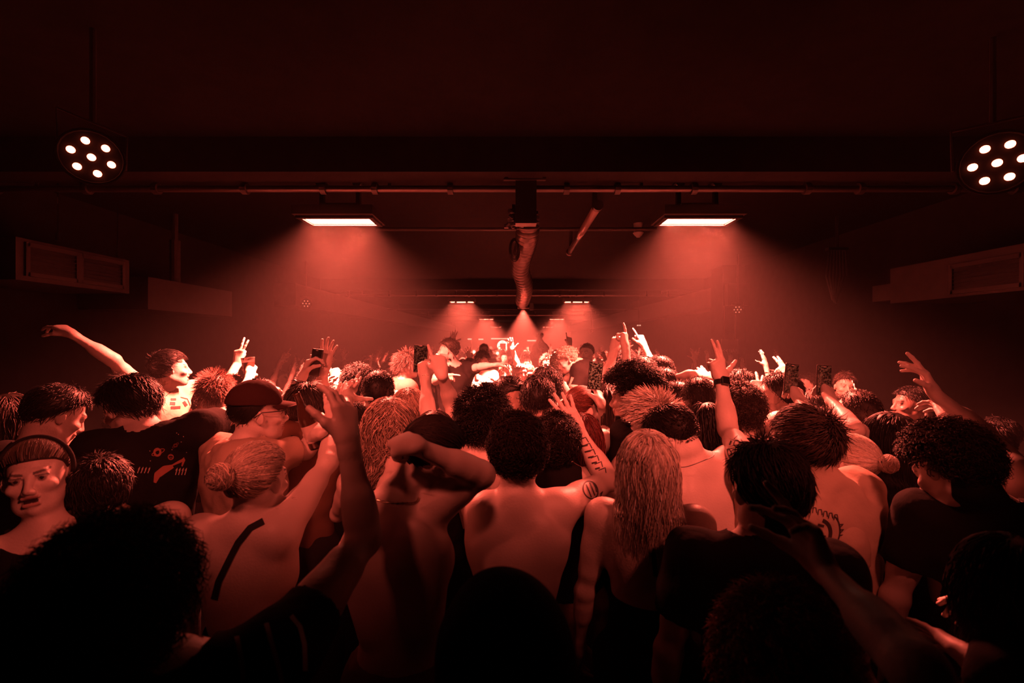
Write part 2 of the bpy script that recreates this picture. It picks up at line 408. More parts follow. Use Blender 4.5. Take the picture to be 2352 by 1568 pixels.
for k in range(5):
    r_ = .05 + .007 * k; b.tube([cc + V3(r_ * .6 * math.cos(a), .02 * k - .04, r_ * 1.35 * math.sin(a)) for a in np.linspace(0, 6.28, 22)[:-1]], .006, n=5, closed=True)
b.build('cable_coil', M['black'], t)
# flexible ribbed hose
hp_ = [(1212, 498, 3.95, .105), (1212, 530, 4.0, .105), (1208, 560, 4.2, .1), (1199, 590, 4.4, .098), (1195, 618, 4.7, .096), (1203, 645, 5.0, .095), (1205, 668, 5.4, .095), (1199, 692, 6.0, .095)]
pts = []; rad = []
for i in range(len(hp_) - 1):
    for k in range(16):
        f = k / 16; a = [hp_[max(0, i - 1)], hp_[i], hp_[i + 1], hp_[min(len(hp_) - 1, i + 2)]]
        q = [.5 * ((2 * a[1][j]) + (-a[0][j] + a[2][j]) * f + (2 * a[0][j] - 5 * a[1][j] + 4 * a[2][j] - a[3][j]) * f * f + (-a[0][j] + 3 * a[1][j] - 3 * a[2][j] + a[3][j]) * f ** 3) for j in range(4)]
        pts.append(W(*q[:3])); rad.append(q[3] * (1.0 if len(pts) % 4 < 2 else .80))
t = empty('flexible_hose', tuple(pts[0])); tag(t, 'ribbed flexible air hose snaking down from the ceiling to the spotlight', 'hose')
MB().tube(pts, np.array(rad), n=22).build('ribbed_hose', pmat('silver_foil_hose', (.22, .19, .18), .3, metal=.7), t, True)
MB().cyl(pts[0] + V3(0, 0, .02), pts[0] + V3(0, 0, 3.5 - pts[0][2]), .07, n=16).build('hose_collar', M['black'], t)
# air units and ducts under the ceiling along both walls
def duct_box(sx, y0, y1, z0, z1, label, wins, name='air_duct', xi=3.6):
    t = empty(name, (sx * (xi + 4.29) / 2, (y0 + y1) / 2, z0)); tag(t, label, 'duct')
    MB().box((sx * (xi + 4.29) / 2, (y0 + y1) / 2, (z0 + z1) / 2), (4.29 - xi, y1 - y0, z1 - z0)).build('casing', M['duct'], t)
    for (a, b_, c0, c1) in wins:
        f = MB(); X = sx * (xi - .008)
        for yy in (a, b_): f.box((X, yy, (c0 + c1) / 2), (.02, .03, c1 - c0 + .03))
        for zz in (c0, c1): f.box((X, (a + b_) / 2, zz), (.02, b_ - a, .03))
        f.build('grille_frame', M['metal'], t)
        g = MB(); g.box((sx * (xi - .001), (a + b_) / 2, (c0 + c1) / 2), (.004, b_ - a, c1 - c0))
        for k in range(7): g.box((sx * (xi - .008), (a + b_) / 2, c0 + (c1 - c0) * (k + .5) / 7), (.012, b_ - a, .008))
        g.build('grille', M['black'], t)
duct_box(-1, 3.3, 4.28, 2.55, 2.86, 'long air unit with two dark grilles under the ceiling on the left', [(3.37, 3.76, 2.6, 2.82), (3.79, 4.2, 2.6, 2.82)])
duct_box(-1, 4.5, 5.85, 2.42, 2.74, 'plain metal duct behind the left air unit, below the ceiling', [])
duct_box(1, 3.0, 4.33, 2.46, 2.79, 'large air unit with one dark grille under the ceiling on the right', [(3.2, 3.72, 2.5, 2.71)])
duct_box(1, 4.34, 4.62, 2.5, 2.66, 'short metal box beside the right air unit', [], xi=3.66)
for sx, lb in ((-1, 'long duct running down the left side of the room below the ceiling'), (1, 'long duct running down the right side of the room below the ceiling')):
    duct_box(sx, 8.2, 31.5, 2.75, 3.15, lb, [], xi=3.9)
tag(MB().cyl(W(402, 552, 5.0), W(402, 700, 5.0), .05, n=12).cyl(W(402, 552, 5.0), (W(402, 552, 5)[0], 5, 3.5), .03, n=10).build('hanging_pipe', M['duct']), 'dim vertical pipe hanging near the left wall', 'pipe')
b = MB(); rr = random.Random(9)
for k in range(7):
    p0 = W(1905 + k * 6, 572, 5.1); b.tube([p0, p0 + V3(.01 * k - .03, .01, -.3), W(1912 + k * 2, 690, 5.1) + V3(0, 0, rr.uniform(-.03, .05))], .008, n=5)
b.box(W(1922, 572, 5.1), (.22, .06, .03)); b.cyl(W(1922, 572, 5.1), (W(1922, 572, 5.1)[0], 5.1, 3.5), .015, n=6)
tag(b.build('cable_bundle', M['black']), 'bundle of cables hanging from the ceiling near the right wall', 'cable')
for (px, py, D, lb) in ((133, 553, 3.5, 'small sprinkler head glinting above the left air unit'), (270, 590, 4.6, 'small sprinkler head beyond the left air unit'), (2085, 420, 3.4, 'small sprinkler head near the upper right stage light')):
    p = W(px, py, D); tag(MB().cyl(p, p + V3(0, 0, .06), .014, n=10).cyl(p + V3(0, 0, .05), (p[0], p[1], 3.5), .006, n=6).build('sprinkler', M['chrome']), lb, 'sprinkler')
# bar sign on its column
def text_mesh(s, size, mat, name, depth=.004, parent=None, font=None, M4=None, bold=0.0):
    cu = bpy.data.curves.new(name, 'FONT'); cu.body = s; cu.size = size; cu.extrude = depth / 2; cu.align_x = 'CENTER'; cu.align_y = 'CENTER'; cu.offset = bold
    o = bpy.data.objects.new(name, cu); COL.objects.link(o); dg = bpy.context.evaluated_depsgraph_get()
    me = bpy.data.meshes.new_from_object(o.evaluated_get(dg)); bpy.data.objects.remove(o); bpy.data.curves.remove(cu)
    me.materials.clear(); me.materials.append(mat)
    o = bpy.data.objects.new(name, me); COL.objects.link(o)
    if parent is not None: o.parent = parent
    if M4 is not None:
        if parent is not None: M4 = Matrix.Translation(-Vector(parent.location)) @ M4
        me.transform(M4)
    return o
struct('trim_5', MB().box((4.08, 8.6, 1.75), (.42, .5, 3.5)), M['wall'])
c = W(1676, 812, 8.3); t = empty('bar_sign', tuple(c)); tag(t, 'hanging board reading BAR with two arrows, by the right wall', 'sign')
MB().box(c, (.30, .02, .52)).cyl(c + V3(-.1, 0, .26), (c[0] - .1, c[1], 2.75), .006, n=6).cyl(c + V3(.1, 0, .26), (c[0] + .1, c[1], 2.75), .006, n=6).build('board', M['sign'], t)
MT = lambda p, rz=0: Matrix.Translation(p) @ Matrix.Rotation(rz, 4, 'Z') @ Matrix.Rotation(math.radians(90), 4, 'X')
text_mesh('<< BAR', .085, M['signtext'], 'lettering', .004, t, M4=MT((c[0], c[1] - .013, c[2] + .05)), bold=.001)
# neon sign and LED strips at the far wall
D = 32.92; q = D / FPX; c = W(1162, 793, D); t = empty('neon_sign', tuple(c)); tag(t, 'glowing neon sign of a ring and two open squares on the far wall', 'sign')
y = D - .02; px = lambda a, b_: (W(a, b_, y))
MB().tube([px(1154 + 10.5 * math.cos(a), 794 + 11 * math.sin(a)) for a in np.linspace(.9, 5.9, 26)], .036, n=8).build('neon_ring', M['neon'], t)
MB().tube([px(1163, 803), px(1163, 787), px(1147, 787), px(1147, 803), px(1166, 803)], .036, n=8).build('neon_square', M['neon'], t)
MB().tube([px(1164, 787), px(1179, 787), px(1179, 803), px(1172, 803)], .036, n=8).build('neon_square', M['neon'], t)
MB().box(V3(px(1163, 795)[0], 32.96, px(1163, 795)[2]), (1.3, .079, .75)).build('backing', M['wall'], t)
for (a, b_, yy, lb) in ((1128, 1177, 777.5, 'long thin strip light right above the neon sign'), (1074, 1083, 778.5, 'short strip light far left of the neon sign'), (1099, 1110, 779, 'short strip light just left of the neon sign'), (1211, 1231, 782, 'thin strip light to the right of the neon sign')):
    p, q_ = px(a, yy), px(b_, yy); tag(MB().cyl(p + V3(0, .065, 0), q_ + V3(0, .065, 0), .036, n=8).build('led_strip', M['strip']), lb, 'light', 'strip lights on the far wall')
t = empty('exit_light', tuple(W(1467, 747, 14))); tag(t, 'tiny pair of white lights high on the right side far back', 'light')
for dx in (-2, 3): MB().box(W(1467 + dx, 747, 14), (.03, .03, .03)).build('lamp', M['strip'], t)
MB().cyl(W(1467, 747, 14), (W(1467, 747, 14)[0], 14, 3.5), .01, n=6).box(W(1467.5, 747, 14) + V3(0, .03, .0), (.14, .03, .05)).build('rod', M['black'], t)
# ------------------------------------------------------------------ stage, table and the DJ gear
tag(MB().box((.35, 6.1, .16), (4.4, 3.2, .318)).build('stage', M['blackcloth']), 'low black stage platform under the DJ table', 'stage')
t = empty('dj_table', (.62, 5.5, .32)); tag(t, 'black DJ table in the middle of the crowd', 'table')
TZ = 1.42
MB().box((.62, 5.5, TZ - .03), (2.2, .75, .06)).build('table_top', M['black'], t)
MB().box((.62, 5.16, (TZ + .32) / 2 - .03), (2.2, .03, TZ - .38)).build('front_panel', M['blackcloth'], t)
for sx in (-.42, 1.66):
    for sy in (5.2, 5.8): MB().box((sx, sy, (TZ + .32) / 2 - .03), (.05, .05, TZ - .38)).build('leg', M['metal'], t)
rr = random.Random(7)
def deck(x, y, label, mixer=False, w=.34):
    r = empty('dj_mixer' if mixer else 'dj_deck', (x, y, TZ)); tag(r, label, 'mixer' if mixer else 'deck', None if mixer else 'decks on the DJ table')
    MB().box((x, y, TZ + .055), (w, .42, .11), taper=.96).build('body', M['metal'], r)
    zt = TZ + .11
    if not mixer:
        MB().cyl((x, y - .05, zt), (x, y - .05, zt + .02), .105, n=28).cyl((x, y - .05, zt + .02), (x, y - .05, zt + .025), .06, n=24).build('jog_wheel', M['chrome'], r)
        MB().box((x, y + .17, zt + .03), (w * .75, .10, .012), np.array([[1, 0, 0], [0, .8, -.6], [0, .6, .8]])).build('display', M['gloss'], r)
        for k in range(8): MB().box((x - w * .38 + k * w * .108, y - .18, zt + .006), (.022, .03, .012)).build('button', M['white'] if k % 3 == 0 else M['chrome'], r)
    for i in range(4 if not mixer else 6):
        for j in range(2 if not mixer else 4):
            kx = x - w * .4 + (i + .5) * w * .8 / (4 if not mixer else 6); ky = y + .08 + .04 * j if not mixer else y - .1 + .07 * j
            MB().cyl((kx, ky, zt), (kx, ky, zt + .022), .011, .008, n=10).build('knob', M['chrome'] if rr.random() < .6 else M['white'], r)
deck(-.24, 5.45, 'leftmost deck with jog wheel on the DJ table, beside the man in black tee')
deck(.13, 5.45, 'deck with jog wheel on the DJ table, left of the mixer')
deck(.50, 5.45, 'mixer full of small knobs at the middle of the DJ table', True)
deck(.88, 5.45, 'deck with jog wheel on the DJ table, right of the mixer')
deck(1.26, 5.45, 'rightmost deck with jog wheel on the DJ table, in front of the leaning man')
# ------------------------------------------------------------------ people
def solve_ray(S, px, py, L, sign):
    """point at distance L from S seen at pixel px, py; sign +1 the farther solution, -1 the nearer"""
    C = V3(0, 0, CAMZ); r = nrm(W(px, py, 1.0) - C); t0 = np.dot(S - C, r); q = C + r * t0; dd = L * L - np.dot(q - S, q - S)
    if dd <= 0: return S + nrm(q - S) * L
    return q + r * sign * math.sqrt(dd)
FING = {  # curl of the three knuckles per finger (index..little), thumb (out, curl), spread
    'open': ([(5, 8, 5)] * 4, (55, 5), 9), 'flat': ([(2, 4, 3)] * 4, (30, 5), 3),
    'relaxed': ([(18, 25, 15), (25, 32, 18), (32, 36, 20), (38, 38, 20)], (38, 18), 4),
    'claw': ([(10, 45, 30), (18, 50, 30), (25, 50, 30), (20, 40, 30)], (45, 25), 8),
    'fist': ([(78, 95, 55), (82, 97, 55), (84, 97, 55), (86, 95, 55)], (20, 62), 0),
    'point': ([(4, 5, 4), (75, 90, 50), (80, 92, 50), (82, 90, 50)], (30, 45), 2),
    'two': ([(5, 6, 4), (6, 8, 5), (78, 90, 50), (82, 90, 50)], (42, 12), 3),
    'gun': ([(3, 4, 4), (6, 8, 5), (74, 90, 50), (80, 90, 50)], (62, 0), 2),
    'peace': ([(2, 4, 4), (4, 5, 5), (78, 92, 55), (82, 92, 55)], (12, 60), 12),
    'horns': ([(4, 5, 4), (78, 92, 55), (80, 92, 55), (6, 8, 5)], (12, 60), 10),
    'grip': ([(42, 52, 30), (46, 55, 32), (50, 56, 32), (55, 55, 32)], (48, 35), 2),
    'fan': ([(35, 12, 8), (8, 6, 4), (25, 20, 10), (42, 25, 10)], (48, 10), 10),
}
def hand_prims(Wr, d, pn, side, pose, s, g):
    """Wr wrist, d towards the fingers, pn the way the palm faces, side +1 right hand / -1 left hand"""
    d = nrm(d); pn = nrm(pn - d * np.dot(pn, d)); t = np.cross(d, pn) * side      # t points to the thumb side
    out = []; curls, (tho, thc), spread = FING[pose]
    A = lambda x, y, z=0.0: Wr + (d * x + t * y + pn * z) * s
    off = [.027, .009, -.009, -.026]; lenf = [(.043, .026, .021), (.048, .030, .022), (.043, .028, .021), (.034, .021, .019)]
    Lm = [.088, .090, .085, .078]; rf = [.0096, .0099, .0093, .0084]
    out.append(Pr(A(-.02, 0), A(.022, 0), .021 * s, .021 * s, k=.02, g=g, F=np.stack([d, t, pn]), sc=(1, 1.12, .82), t='H'))
    for i in range(4):
        out.append(Pr(A(.012, off[i] * .55), A(Lm[i], off[i], -.002), .0145 * s, .0112 * s, k=.016, g=g, t='H'))
    out.append(Pr(A(.025, -.022, .006), A(.06, -.026, .006), .014 * s, .01 * s, k=.014, g=g, t='H'))
    for i in range(4):
        sp = math.radians((1.5 - i) * spread); p = A(Lm[i], off[i], -.001); ang = 0; r = rf[i] * s
        dl = d * math.cos(sp) + t * math.sin(sp)
        for j in range(3):
            ang += math.radians(curls[i][j]); v = dl * math.cos(ang) + pn * math.sin(ang); q = p + v * lenf[i][j] * s
            out.append(Pr(p, q, r, r * .9, k=.0045 if j else .009, g=g, t='H'))
            p = q; r *= .9
    to = math.radians(tho); v = nrm(d * math.cos(to) + t * math.sin(to) + pn * .25); p = A(.018, .02, .006); q = p + v * .045 * s
    out.append(Pr(A(.014, .01, .004), q, .0165 * s, .0135 * s, k=.016, g=g, t='H'))
    ang = 0
    for L, r in ((.034, .0108), (.028, .0098)):
        ang += math.radians(thc * .6 + 4); v2 = nrm(v * math.cos(ang) + (pn * .75 - t * .65) * math.sin(ang)); p2 = q + v2 * L * s
        out.append(Pr(q, p2, r * s * 1.05, r * s * .88, k=.006, g=g, t='H')); q = p2
    return out
def head_prims(C, R, F, U, s, mouth=0.0, fem=False):
    Fm = np.stack([R, F, U]); A = lambda x, y, z: C + (R * x + F * y + U * z) * s
    E = lambda c, r, k=.02, **kw: Pr(A(*c), A(*c), 1.0 * min(r) * s, k=k, F=Fm, sc=np.array(r) / min(r), t='HD', **kw)
    o = [E((0, -.012, .032), (.075, .094, .088), .03), E((0, .028, -.035), (.058, .064, .078), .035),
         Pr(A(-.03, .045, -.078), A(.03, .045, -.078), .022 * s, k=.03, t='HD'),
         Pr(A(0, .074, -.094), A(0, .074, -.094), (.017 if fem else .02) * s, k=.025, t='HD'),
         Pr(A(-.05, .0, -.055), A(-.028, .055, -.09), .02 * s, .017 * s, k=.02, t='HD'),
         Pr(A(.05, .0, -.055), A(.028, .055, -.09), .02 * s, .017 * s, k=.02, t='HD'),
         Pr(A(-.034, .078, .026), A(.034, .078, .026), (.012 if fem else .0135) * s, k=.012, t='HD')]
    for x in (-1, 1):
        o.append(E((x * .042, .066, -.022), (.022, .02, .017), .016))
        o.append(E((x * .032, .1, .008), (.016, .014, .0115), .012, sub=True))
        o.append(Pr(A(x * .031, .079, .008), A(x * .031, .079, .008), .0125 * s, k=.004, t='HD'))
        o.append(Pr(A(x * .018, .088, .0175), A(x * .046, .08, .0155), .0042 * s, k=.005, t='HD'))
        o.append(Pr(A(x * .012, .103, -.034), A(x * .009, .1, -.03), .0072 * s, k=.006, t='HD'))
    o.append(Pr(A(0, .088, .018), A(0, .1125, -.027), .0072 * s, .0108 * s, k=.011, t='HD'))
    o.append(Pr(A(0, .088, -.05), A(0, .088, -.066), .015 * s, k=.014, t='HD'))
    m = mouth * .012
    o.append(Pr(A(-.019, .095, -.054 + m * .4), A(.019, .095, -.054 + m * .4), .0056 * s, k=.006, t='HD'))
    o.append(Pr(A(-.016, .093, -.066 - m), A(.016, .093, -.066 - m), .0062 * s, k=.006, t='HD'))
    if mouth > 0: o.append(Pr(A(-.013, .104, -.06 - m * .3), A(.013, .104, -.06 - m * .3), (.004 + m * .75) * s, k=.004, sub=True, t='HD'))
    else: o.append(Pr(A(-.02, .103, -.06), A(.02, .103, -.06), .0025 * s, k=.003, sub=True, t='HD'))
    for x in (-1, 1):
        rake = nrm(U * .95 - F * .25); er = nrm(R * x * .75 - F * .66); ef = np.cross(rake, er)
        c = A(x * .079, -.008, -.004)
        o.append(Pr(c, c, .0065 * s, k=.006, F=np.stack([er, ef, rake]), sc=(1, 2.7, 4.6), t='HD'))
        c2 = c + er * .0085 * s + rake * .004 * s
        o.append(Pr(c2, c2, .005 * s, k=.004, F=np.stack([er, ef, rake]), sc=(1, 2.4, 3.8), sub=True, t='HD'))
        c3 = c + er * .002 * s - rake * .002 * s
        o.append(Pr(c3, c3, .0045 * s, k=.004, F=np.stack([er, ef, rake]), sc=(1, 1.3, 1.9), t='HD'))
    return o
def frame(face, U=None):
    a = math.radians(face); F = V3(math.sin(a), math.cos(a), 0)
    U = UP if U is None else nrm(U); F = nrm(F - U * np.dot(F, U)); return np.cross(F, U), F, U
def rotv(v, ax, deg):
    a = math.radians(deg); ax = nrm(ax); return v * math.cos(a) + np.cross(ax, v) * math.sin(a) + ax * np.dot(ax, v) * (1 - math.cos(a))
REL = {  # arm presets in the body frame (out, forward, up) for upper arm and forearm, hand pose, palm
    'down': ((.22, .05, -1), (.1, .22, -1), 'relaxed', (-1, 0, 0)), 'bent': ((.25, .15, -1), (-.25, 1, .1), 'relaxed', (-.5, 0, -1)),
    'front': ((.15, .6, -.6), (-.3, .6, .5), 'fist', (-1, 0, 0)), 'up': ((.35, .25, .9), (-.1, .2, 1), 'open', (0, 1, 0)),
    'upbent': ((.75, .2, .45), (-.35, .25, 1), 'point', (0, 1, 0)), 'reach': ((.3, .8, .45), (0, .8, .6), 'open', (0, .6, -1)),
    'wave': ((.8, .1, .5), (.3, .2, 1), 'open', (0, 1, 0)), 'phone': ((.25, .7, .35), (-.25, .25, 1), 'grip', (0, 1, 0)),
    'pocket': ((.3, -.1, -1), (-.15, .5, -.8), 'fist', (-1, 0, 0)), 'hug': ((.5, .8, -.2), (-.8, .6, 0), 'relaxed', (-1, 0, 0)),
}
SKIN = dict(light=(.66, .56, .52), mid=(.50, .40, .36), tan=(.38, .28, .24), dark=(.16, .11, .095), pale=(.74, .66, .62))
HAIRC = dict(black=(.005, .004, .004), dark=(.012, .008, .007), brown=(.042, .030, .026), ginger=(.14, .07, .055), blond=(.38, .31, .26), fair=(.60, .52, .45), red=(.10, .02, .018))
class Person: pass
def make_person(hd, face=0, body=None, pitch=0, roll=0, lean=(0, 0, 1), hs=1.0, s=1.0, bw=1.0, fem=False, skin='light', L='down', Rr='down',
                nk=None, shirt=None, trousers=(.03, .025, .025), hair='short', hc='dark', floor=0.0, mouth=0.0, q=1.0, label='', group=None, hairp=None,
                tattoos=None, brow=True, beard=0.0, neckdrop=0.0, vh=None, legs=True, shrug=0.0, look=None, cat='person', heavy=0.0, minbody=False):
    """hd = (px, py, depth) of the head centre; face = where the head looks, body = where the chest points (0 away from the camera, 90 right)"""
    P = Person(); P.s = s; P.fem = fem
    C = W(*hd) if look is None else np.asarray(hd, float)
    body = face if body is None else body
    if look is None: az = math.degrees(math.atan2(hd[0] - 1176, FPX)); face += az; body += az     # both angles are meant as seen along the line of sight
    hU = UP; hR, hF, hU = frame(face)
    hF, hU = rotv(hF, hR, pitch), rotv(hU, hR, pitch)      # pitch + looks up
    hR, hU = rotv(hR, hF, roll), rotv(hU, hF, roll)
    bR, bF, bU = frame(body, lean)
    hsz = s * hs * (.96 if fem else 1.0)
    P.C, P.hR, P.hF, P.hU, P.hs = C, hR, hF, hU, hsz
    N = C - hU * .075 * hsz - bU * .09 * s - bF * .03 * s - hF * .012 if nk is None else W(nk[0], nk[1], nk[2] if len(nk) > 2 else hd[2])
    P.N, P.bR, P.bF, P.bU = N, bR, bF, bU
    w = bw * s * (.86 if fem else 1.0)
    Ch = N - bU * .17 * s - bF * .0; Pv = N - bU * .50 * s
    pl = .5 * (bU + UP); Pv = Ch - nrm(pl) * .33 * s
    P.Ch, P.Pv = Ch, Pv
    Fb = np.stack([bR, bF, bU]); X = lambda c, x, y, z: c + bR * x + bF * y + bU * z
    T = []
    add = T.append
    # neck and trunk
    nb = C - hU * .06 * hsz - hF * .025 * hsz
    add(Pr(nb, N + bF * .005 + bU * .01 * s, (.046 if fem else .055) * s, (.05 if fem else .062) * s, k=.03))
    ell = lambda c, r, k=.03, **kw: Pr(c, c, min(r), k=k, F=Fb, sc=np.array(r) / min(r), **kw)
    add(ell(X(Ch, 0, .0, .0), (.155 * w + heavy, .105 * s + heavy, .175 * s), .05))
    add(ell(X(Ch, 0, .005, -.16 * s), (.128 * w + heavy, .092 * s + heavy, .14 * s), .06))
    hipw = (.148 if fem else .135) * s * bw
    pR = np.stack([bR, np.cross(UP, bR), UP])
    add(Pr(Pv, Pv, .1 * s, k=.07, F=pR, sc=np.array((hipw / (.1 * s) + heavy * 4, 1.05 + heavy * 4, 1.15))))
    add(Pr(X(Ch, -.06 * w, .02 * s, .09 * s), X(Ch, .06 * w, .02 * s, .09 * s), .062 * s, k=.05))
    if not fem:
        for x in (-1, 1):
            add(ell(X(Ch, x * .072 * w, .082 * s, .035 * s), (.07 * w, .03 * s, .05 * s), .03))
            add(Pr(X(Ch, x * .128 * w, -.035 * s, .04 * s), X(Ch, x * .075 * w, -.045 * s, -.17 * s), .042 * s, .03 * s, k=.05))
    else:
        for x in (-1, 1): add(ell(X(Ch, x * .068 * w, .085 * s, -.01 * s), (.058 * s, .052 * s, .055 * s), .025))
    # arms
    P.arm = {}; joints = {}
    sw = (.178 if not fem else .182) * w
    for nm, sd, spec in (('L', -1, L), ('R', 1, Rr)):
        # 'L' = the arm on the body's own left
        pre = None
        if spec is None: continue
        if isinstance(spec, str): pre = REL[spec]
        up = shrug
        S = X(N, sd * sw, -.0, -.045 * s + up)
        if pre:
            o, f, u = pre[0]; ud = nrm(bR * sd * o + bF * f + UP * u)
        else: ud = None
        Lu, Lf = .285 * s * (.95 if fem else 1), .25 * s * (.95 if fem else 1)
        if pre:
            raise_ = max(0, ud[2]); S = S + bU * .05 * s * raise_ - bR * sd * .012 * s * raise_
            E_ = S + ud * Lu; o, f, u = pre[1]; fd = nrm(bR * sd * o + bF * f + UP * u); Wr = E_ + fd * Lf
            pose = pre[2]; o, f, u = pre[3]; pn = bR * sd * o + bF * f + UP * u + 1e-3; hdv = fd
        else:
            if spec.get('sh'): S = W(*spec['sh'])
            ex, ey, es = spec['e']; E0 = solve_ray(S, ex, ey, Lu, es); ud = nrm(E0 - S); raise_ = max(0, ud[2])
            if not spec.get('sh'): S = S + bU * .05 * s * raise_ - bR * sd * .012 * s * raise_
            E_ = solve_ray(S, ex, ey, Lu, es)
            wx, wy, ws = spec['w']; Wr = solve_ray(E_, wx, wy, Lf, ws); hdv = nrm(Wr - E_)
            if 'h' in spec: hx, hy, hsn = spec['h']; hdv = nrm(solve_ray(Wr, hx, hy, .17 * s, hsn) - Wr)
            pose = spec.get('p', 'open'); pn = V3(*spec.get('pn', (0, 1, 0)))
        g = 1 if sd < 0 else 2; m = (1 if not fem else .84) * s * (.5 + .5 * bw) + heavy * .5
        fdv = nrm(Wr - E_)
        # clavicle, trapezius, deltoid, scapula
        add(Pr(X(N, 0, -.012 * s, -.022 * s), S + bR * (-sd) * .02, .05 * m, .047 * m, k=.045))
        add(Pr(nb * .15 + N * .85 - bF * .012 * s - bU * .005, S * .75 + N * .25 - bF * .01 - bU * .008 * s, .038 * m, .033 * m, k=.045))
        if not fem: add(ell(X(Ch, sd * .085 * w, -.078 * s, .055 * s) + bU * raise_ * .02, (.055 * w, .026 * s, .075 * s), .03))
        else: add(ell(X(Ch, sd * .075 * w, -.07 * s, .05 * s), (.045 * w, .022 * s, .06 * s), .03))
        add(Pr(S - ud * .01, X(Ch, sd * .115 * w, 0, .0), .052 * m, .05 * m, k=.05))
        Q = []
        Q.append(Pr(S - ud * .012 * s, S + ud * .11 * s, .057 * m, .047 * m, k=.03, g=g, t='UA'))
        Q.append(Pr(S, E_, .05 * m, .036 * m, k=.03, g=g, t='UA'))
        bend = nrm(fdv - ud * np.dot(fdv, ud) + 1e-4 * bF)
        Q.append(Pr(S + ud * .11 * s + bend * .012 * s, S + ud * .2 * s + bend * .014 * s, .037 * m, .034 * m, k=.03, g=g, t='UA'))
        Q.append(Pr(S + ud * .08 * s - bend * .012 * s, S + ud * .19 * s - bend * .01 * s, .038 * m, .03 * m, k=.03, g=g, t='UA'))
        kf = .012 if np.dot(ud, fdv) < -.45 else .03
        Q.append(Pr(E_ - bend * .006 * s, E_ - bend * .008 * s, .03 * m, k=.02, g=g, t='FA'))
        Q.append(Pr(E_ + fdv * .02 * s, E_ + fdv * .1 * s, .038 * m, .036 * m, k=kf, g=g, t='FA'))
        tt = nrm(np.cross(hdv, pn)) ; pnn = nrm(pn - fdv * np.dot(pn, fdv))
        Q.append(Pr(E_ + fdv * .06 * s, Wr, .036 * m, .0225 * m, k=min(kf, .025), g=g, F=np.stack([nrm(np.cross(fdv, pnn)), fdv, pnn]), sc=(1.18, 1, .95), t='FA'))
        Q += hand_prims(Wr, hdv, pn, sd, pose, s * (.92 if fem else 1.0), g)
        T += Q
        joints[g] = (S, .05)
        pn2 = nrm(pn - hdv * np.dot(pn, hdv))
        P.arm[nm] = dict(S=S, E=E_, W=Wr, ud=ud, fd=fdv, hd=nrm(hdv), pn=pn2, t=np.cross(nrm(hdv), pn2) * sd, m=m, palm=Wr + hdv * .07 * s)
    P.legs = []
    if legs:
        for x in (-1, 1):
            hip = Pv + bR * x * .075 * s * bw - UP * .05 * s; foot = V3(hip[0], hip[1], floor + .05) + bR * x * .05; 
            foot[1] = P.Pv[1] * .6 + N[1] * .4 if False else foot[1]
            knee = hip * .5 + foot * .5 + bF * .02
            P.legs.append((hip, knee, foot))
            T += [Pr(hip, knee, .082 * s, .055 * s, k=.05, t='LEG'), Pr(knee, foot + UP * .06, .055 * s, .038 * s, k=.03, t='LEG')]
    hp = head_prims(C, hR, hF, hU, hsz, mouth, fem)
    # head first so its carving does not cut the trunk
    allp = hp + T
    P.prims = allp; P.T = T
    fld = Field(allp, joints); P.field = fld
    D = max(.8, float(C[1])) if look is None else 5.0
    vb = min(.018, max(.007, .0042 * D)) / q; vh_ = vh or min(.011, max(.0034, .0021 * D)) / q; vhand = min(.009, max(.003, .00165 * D)) / q
    root = empty('person', (float(Pv[0]), float(Pv[1]), floor)); P.root = root
    tag(root, label, cat, group)
    hc0 = C; hr = .155 * hsz; hands = [(a['palm'] + a['hd'] * .02, .13 * s) for a in P.arm.values()]
    VV = []; FF = []; n = 0
    def acc(v, f):
        nonlocal n
        VV.append(v); FF.append(f + n); n += len(v)
    lo, hi = bounds(allp)
    fine = [(hc0, hr, vh_)] + [(c, r, vhand) for c, r in hands]
    body_field = fld
    if minbody: lo[2] = max(lo[2], Pv[2] - .3)
    acc(*polygonize(body_field, lo, hi, vb, mask=lambda v: np.all([np.linalg.norm(v - c, axis=1) > r - vb * .5 for c, r, _ in fine], axis=0)))
    for c, r, vv in fine:
        kp = lambda Cc, rad, c=c, r=r: np.linalg.norm(Cc - c, axis=1) < r + rad + .02
        acc(*polygonize(fld, c - r - .02, c + r + .02, vv, keep=kp, mask=lambda v, c=c, r=r: np.linalg.norm(v - c, axis=1) < r + vb * .8))
    Vx = np.vstack(VV); Fx = np.vstack(FF)
    col = np.tile(np.array(SKIN[skin], np.float32), (len(Vx), 1))
    # natural colouring of the face: lips, brows, stubble, mouth
    q3 = (Vx - C) @ np.stack([hR, hF, hU], 1) / hsz
    x, y, z = np.abs(q3[:, 0]), q3[:, 1], q3[:, 2]
    fr = (y > .06) & (np.linalg.norm(q3, axis=1) < .16)
    lipz = z + .06 + (.0 if mouth == 0 else mouth * .003)
    mm = mouth * .012
    if mouth > 0:
        lips = fr & (x < .021) & ((np.abs(z + .0535 - mm * .4) < .0055) | (np.abs(z + .0665 + mm) < .006)) & (y > .087)
        col[fr & (x < .018) & (z < -.0575 + mm * .25) & (z > -.062 - mm * .8) & (y < .099)] = (.03, .01, .01)
    else: lips = fr & (x < .023) & (np.abs(lipz) < .0115) & (y > .088)
    col[lips] *= (.66, .46, .46)
    ey = fr & (((x - .031) ** 2 + (z - .008) ** 2) < .0105 ** 2) & (y > .083)
    col[ey] = (.34, .28, .26); col[fr & (((x - .031) ** 2 + (z - .008) ** 2) < .0058 ** 2) & (y > .083)] = (.02, .015, .015)
    col[fr & (np.abs(z - .0175) < .0028) & (np.abs(x - .032) < .016)] *= .35
    if brow: col[fr & (np.abs(z - .0295 - .2 * (x - .03)) < .0042) & (x > .012) & (x < .05)] *= .22
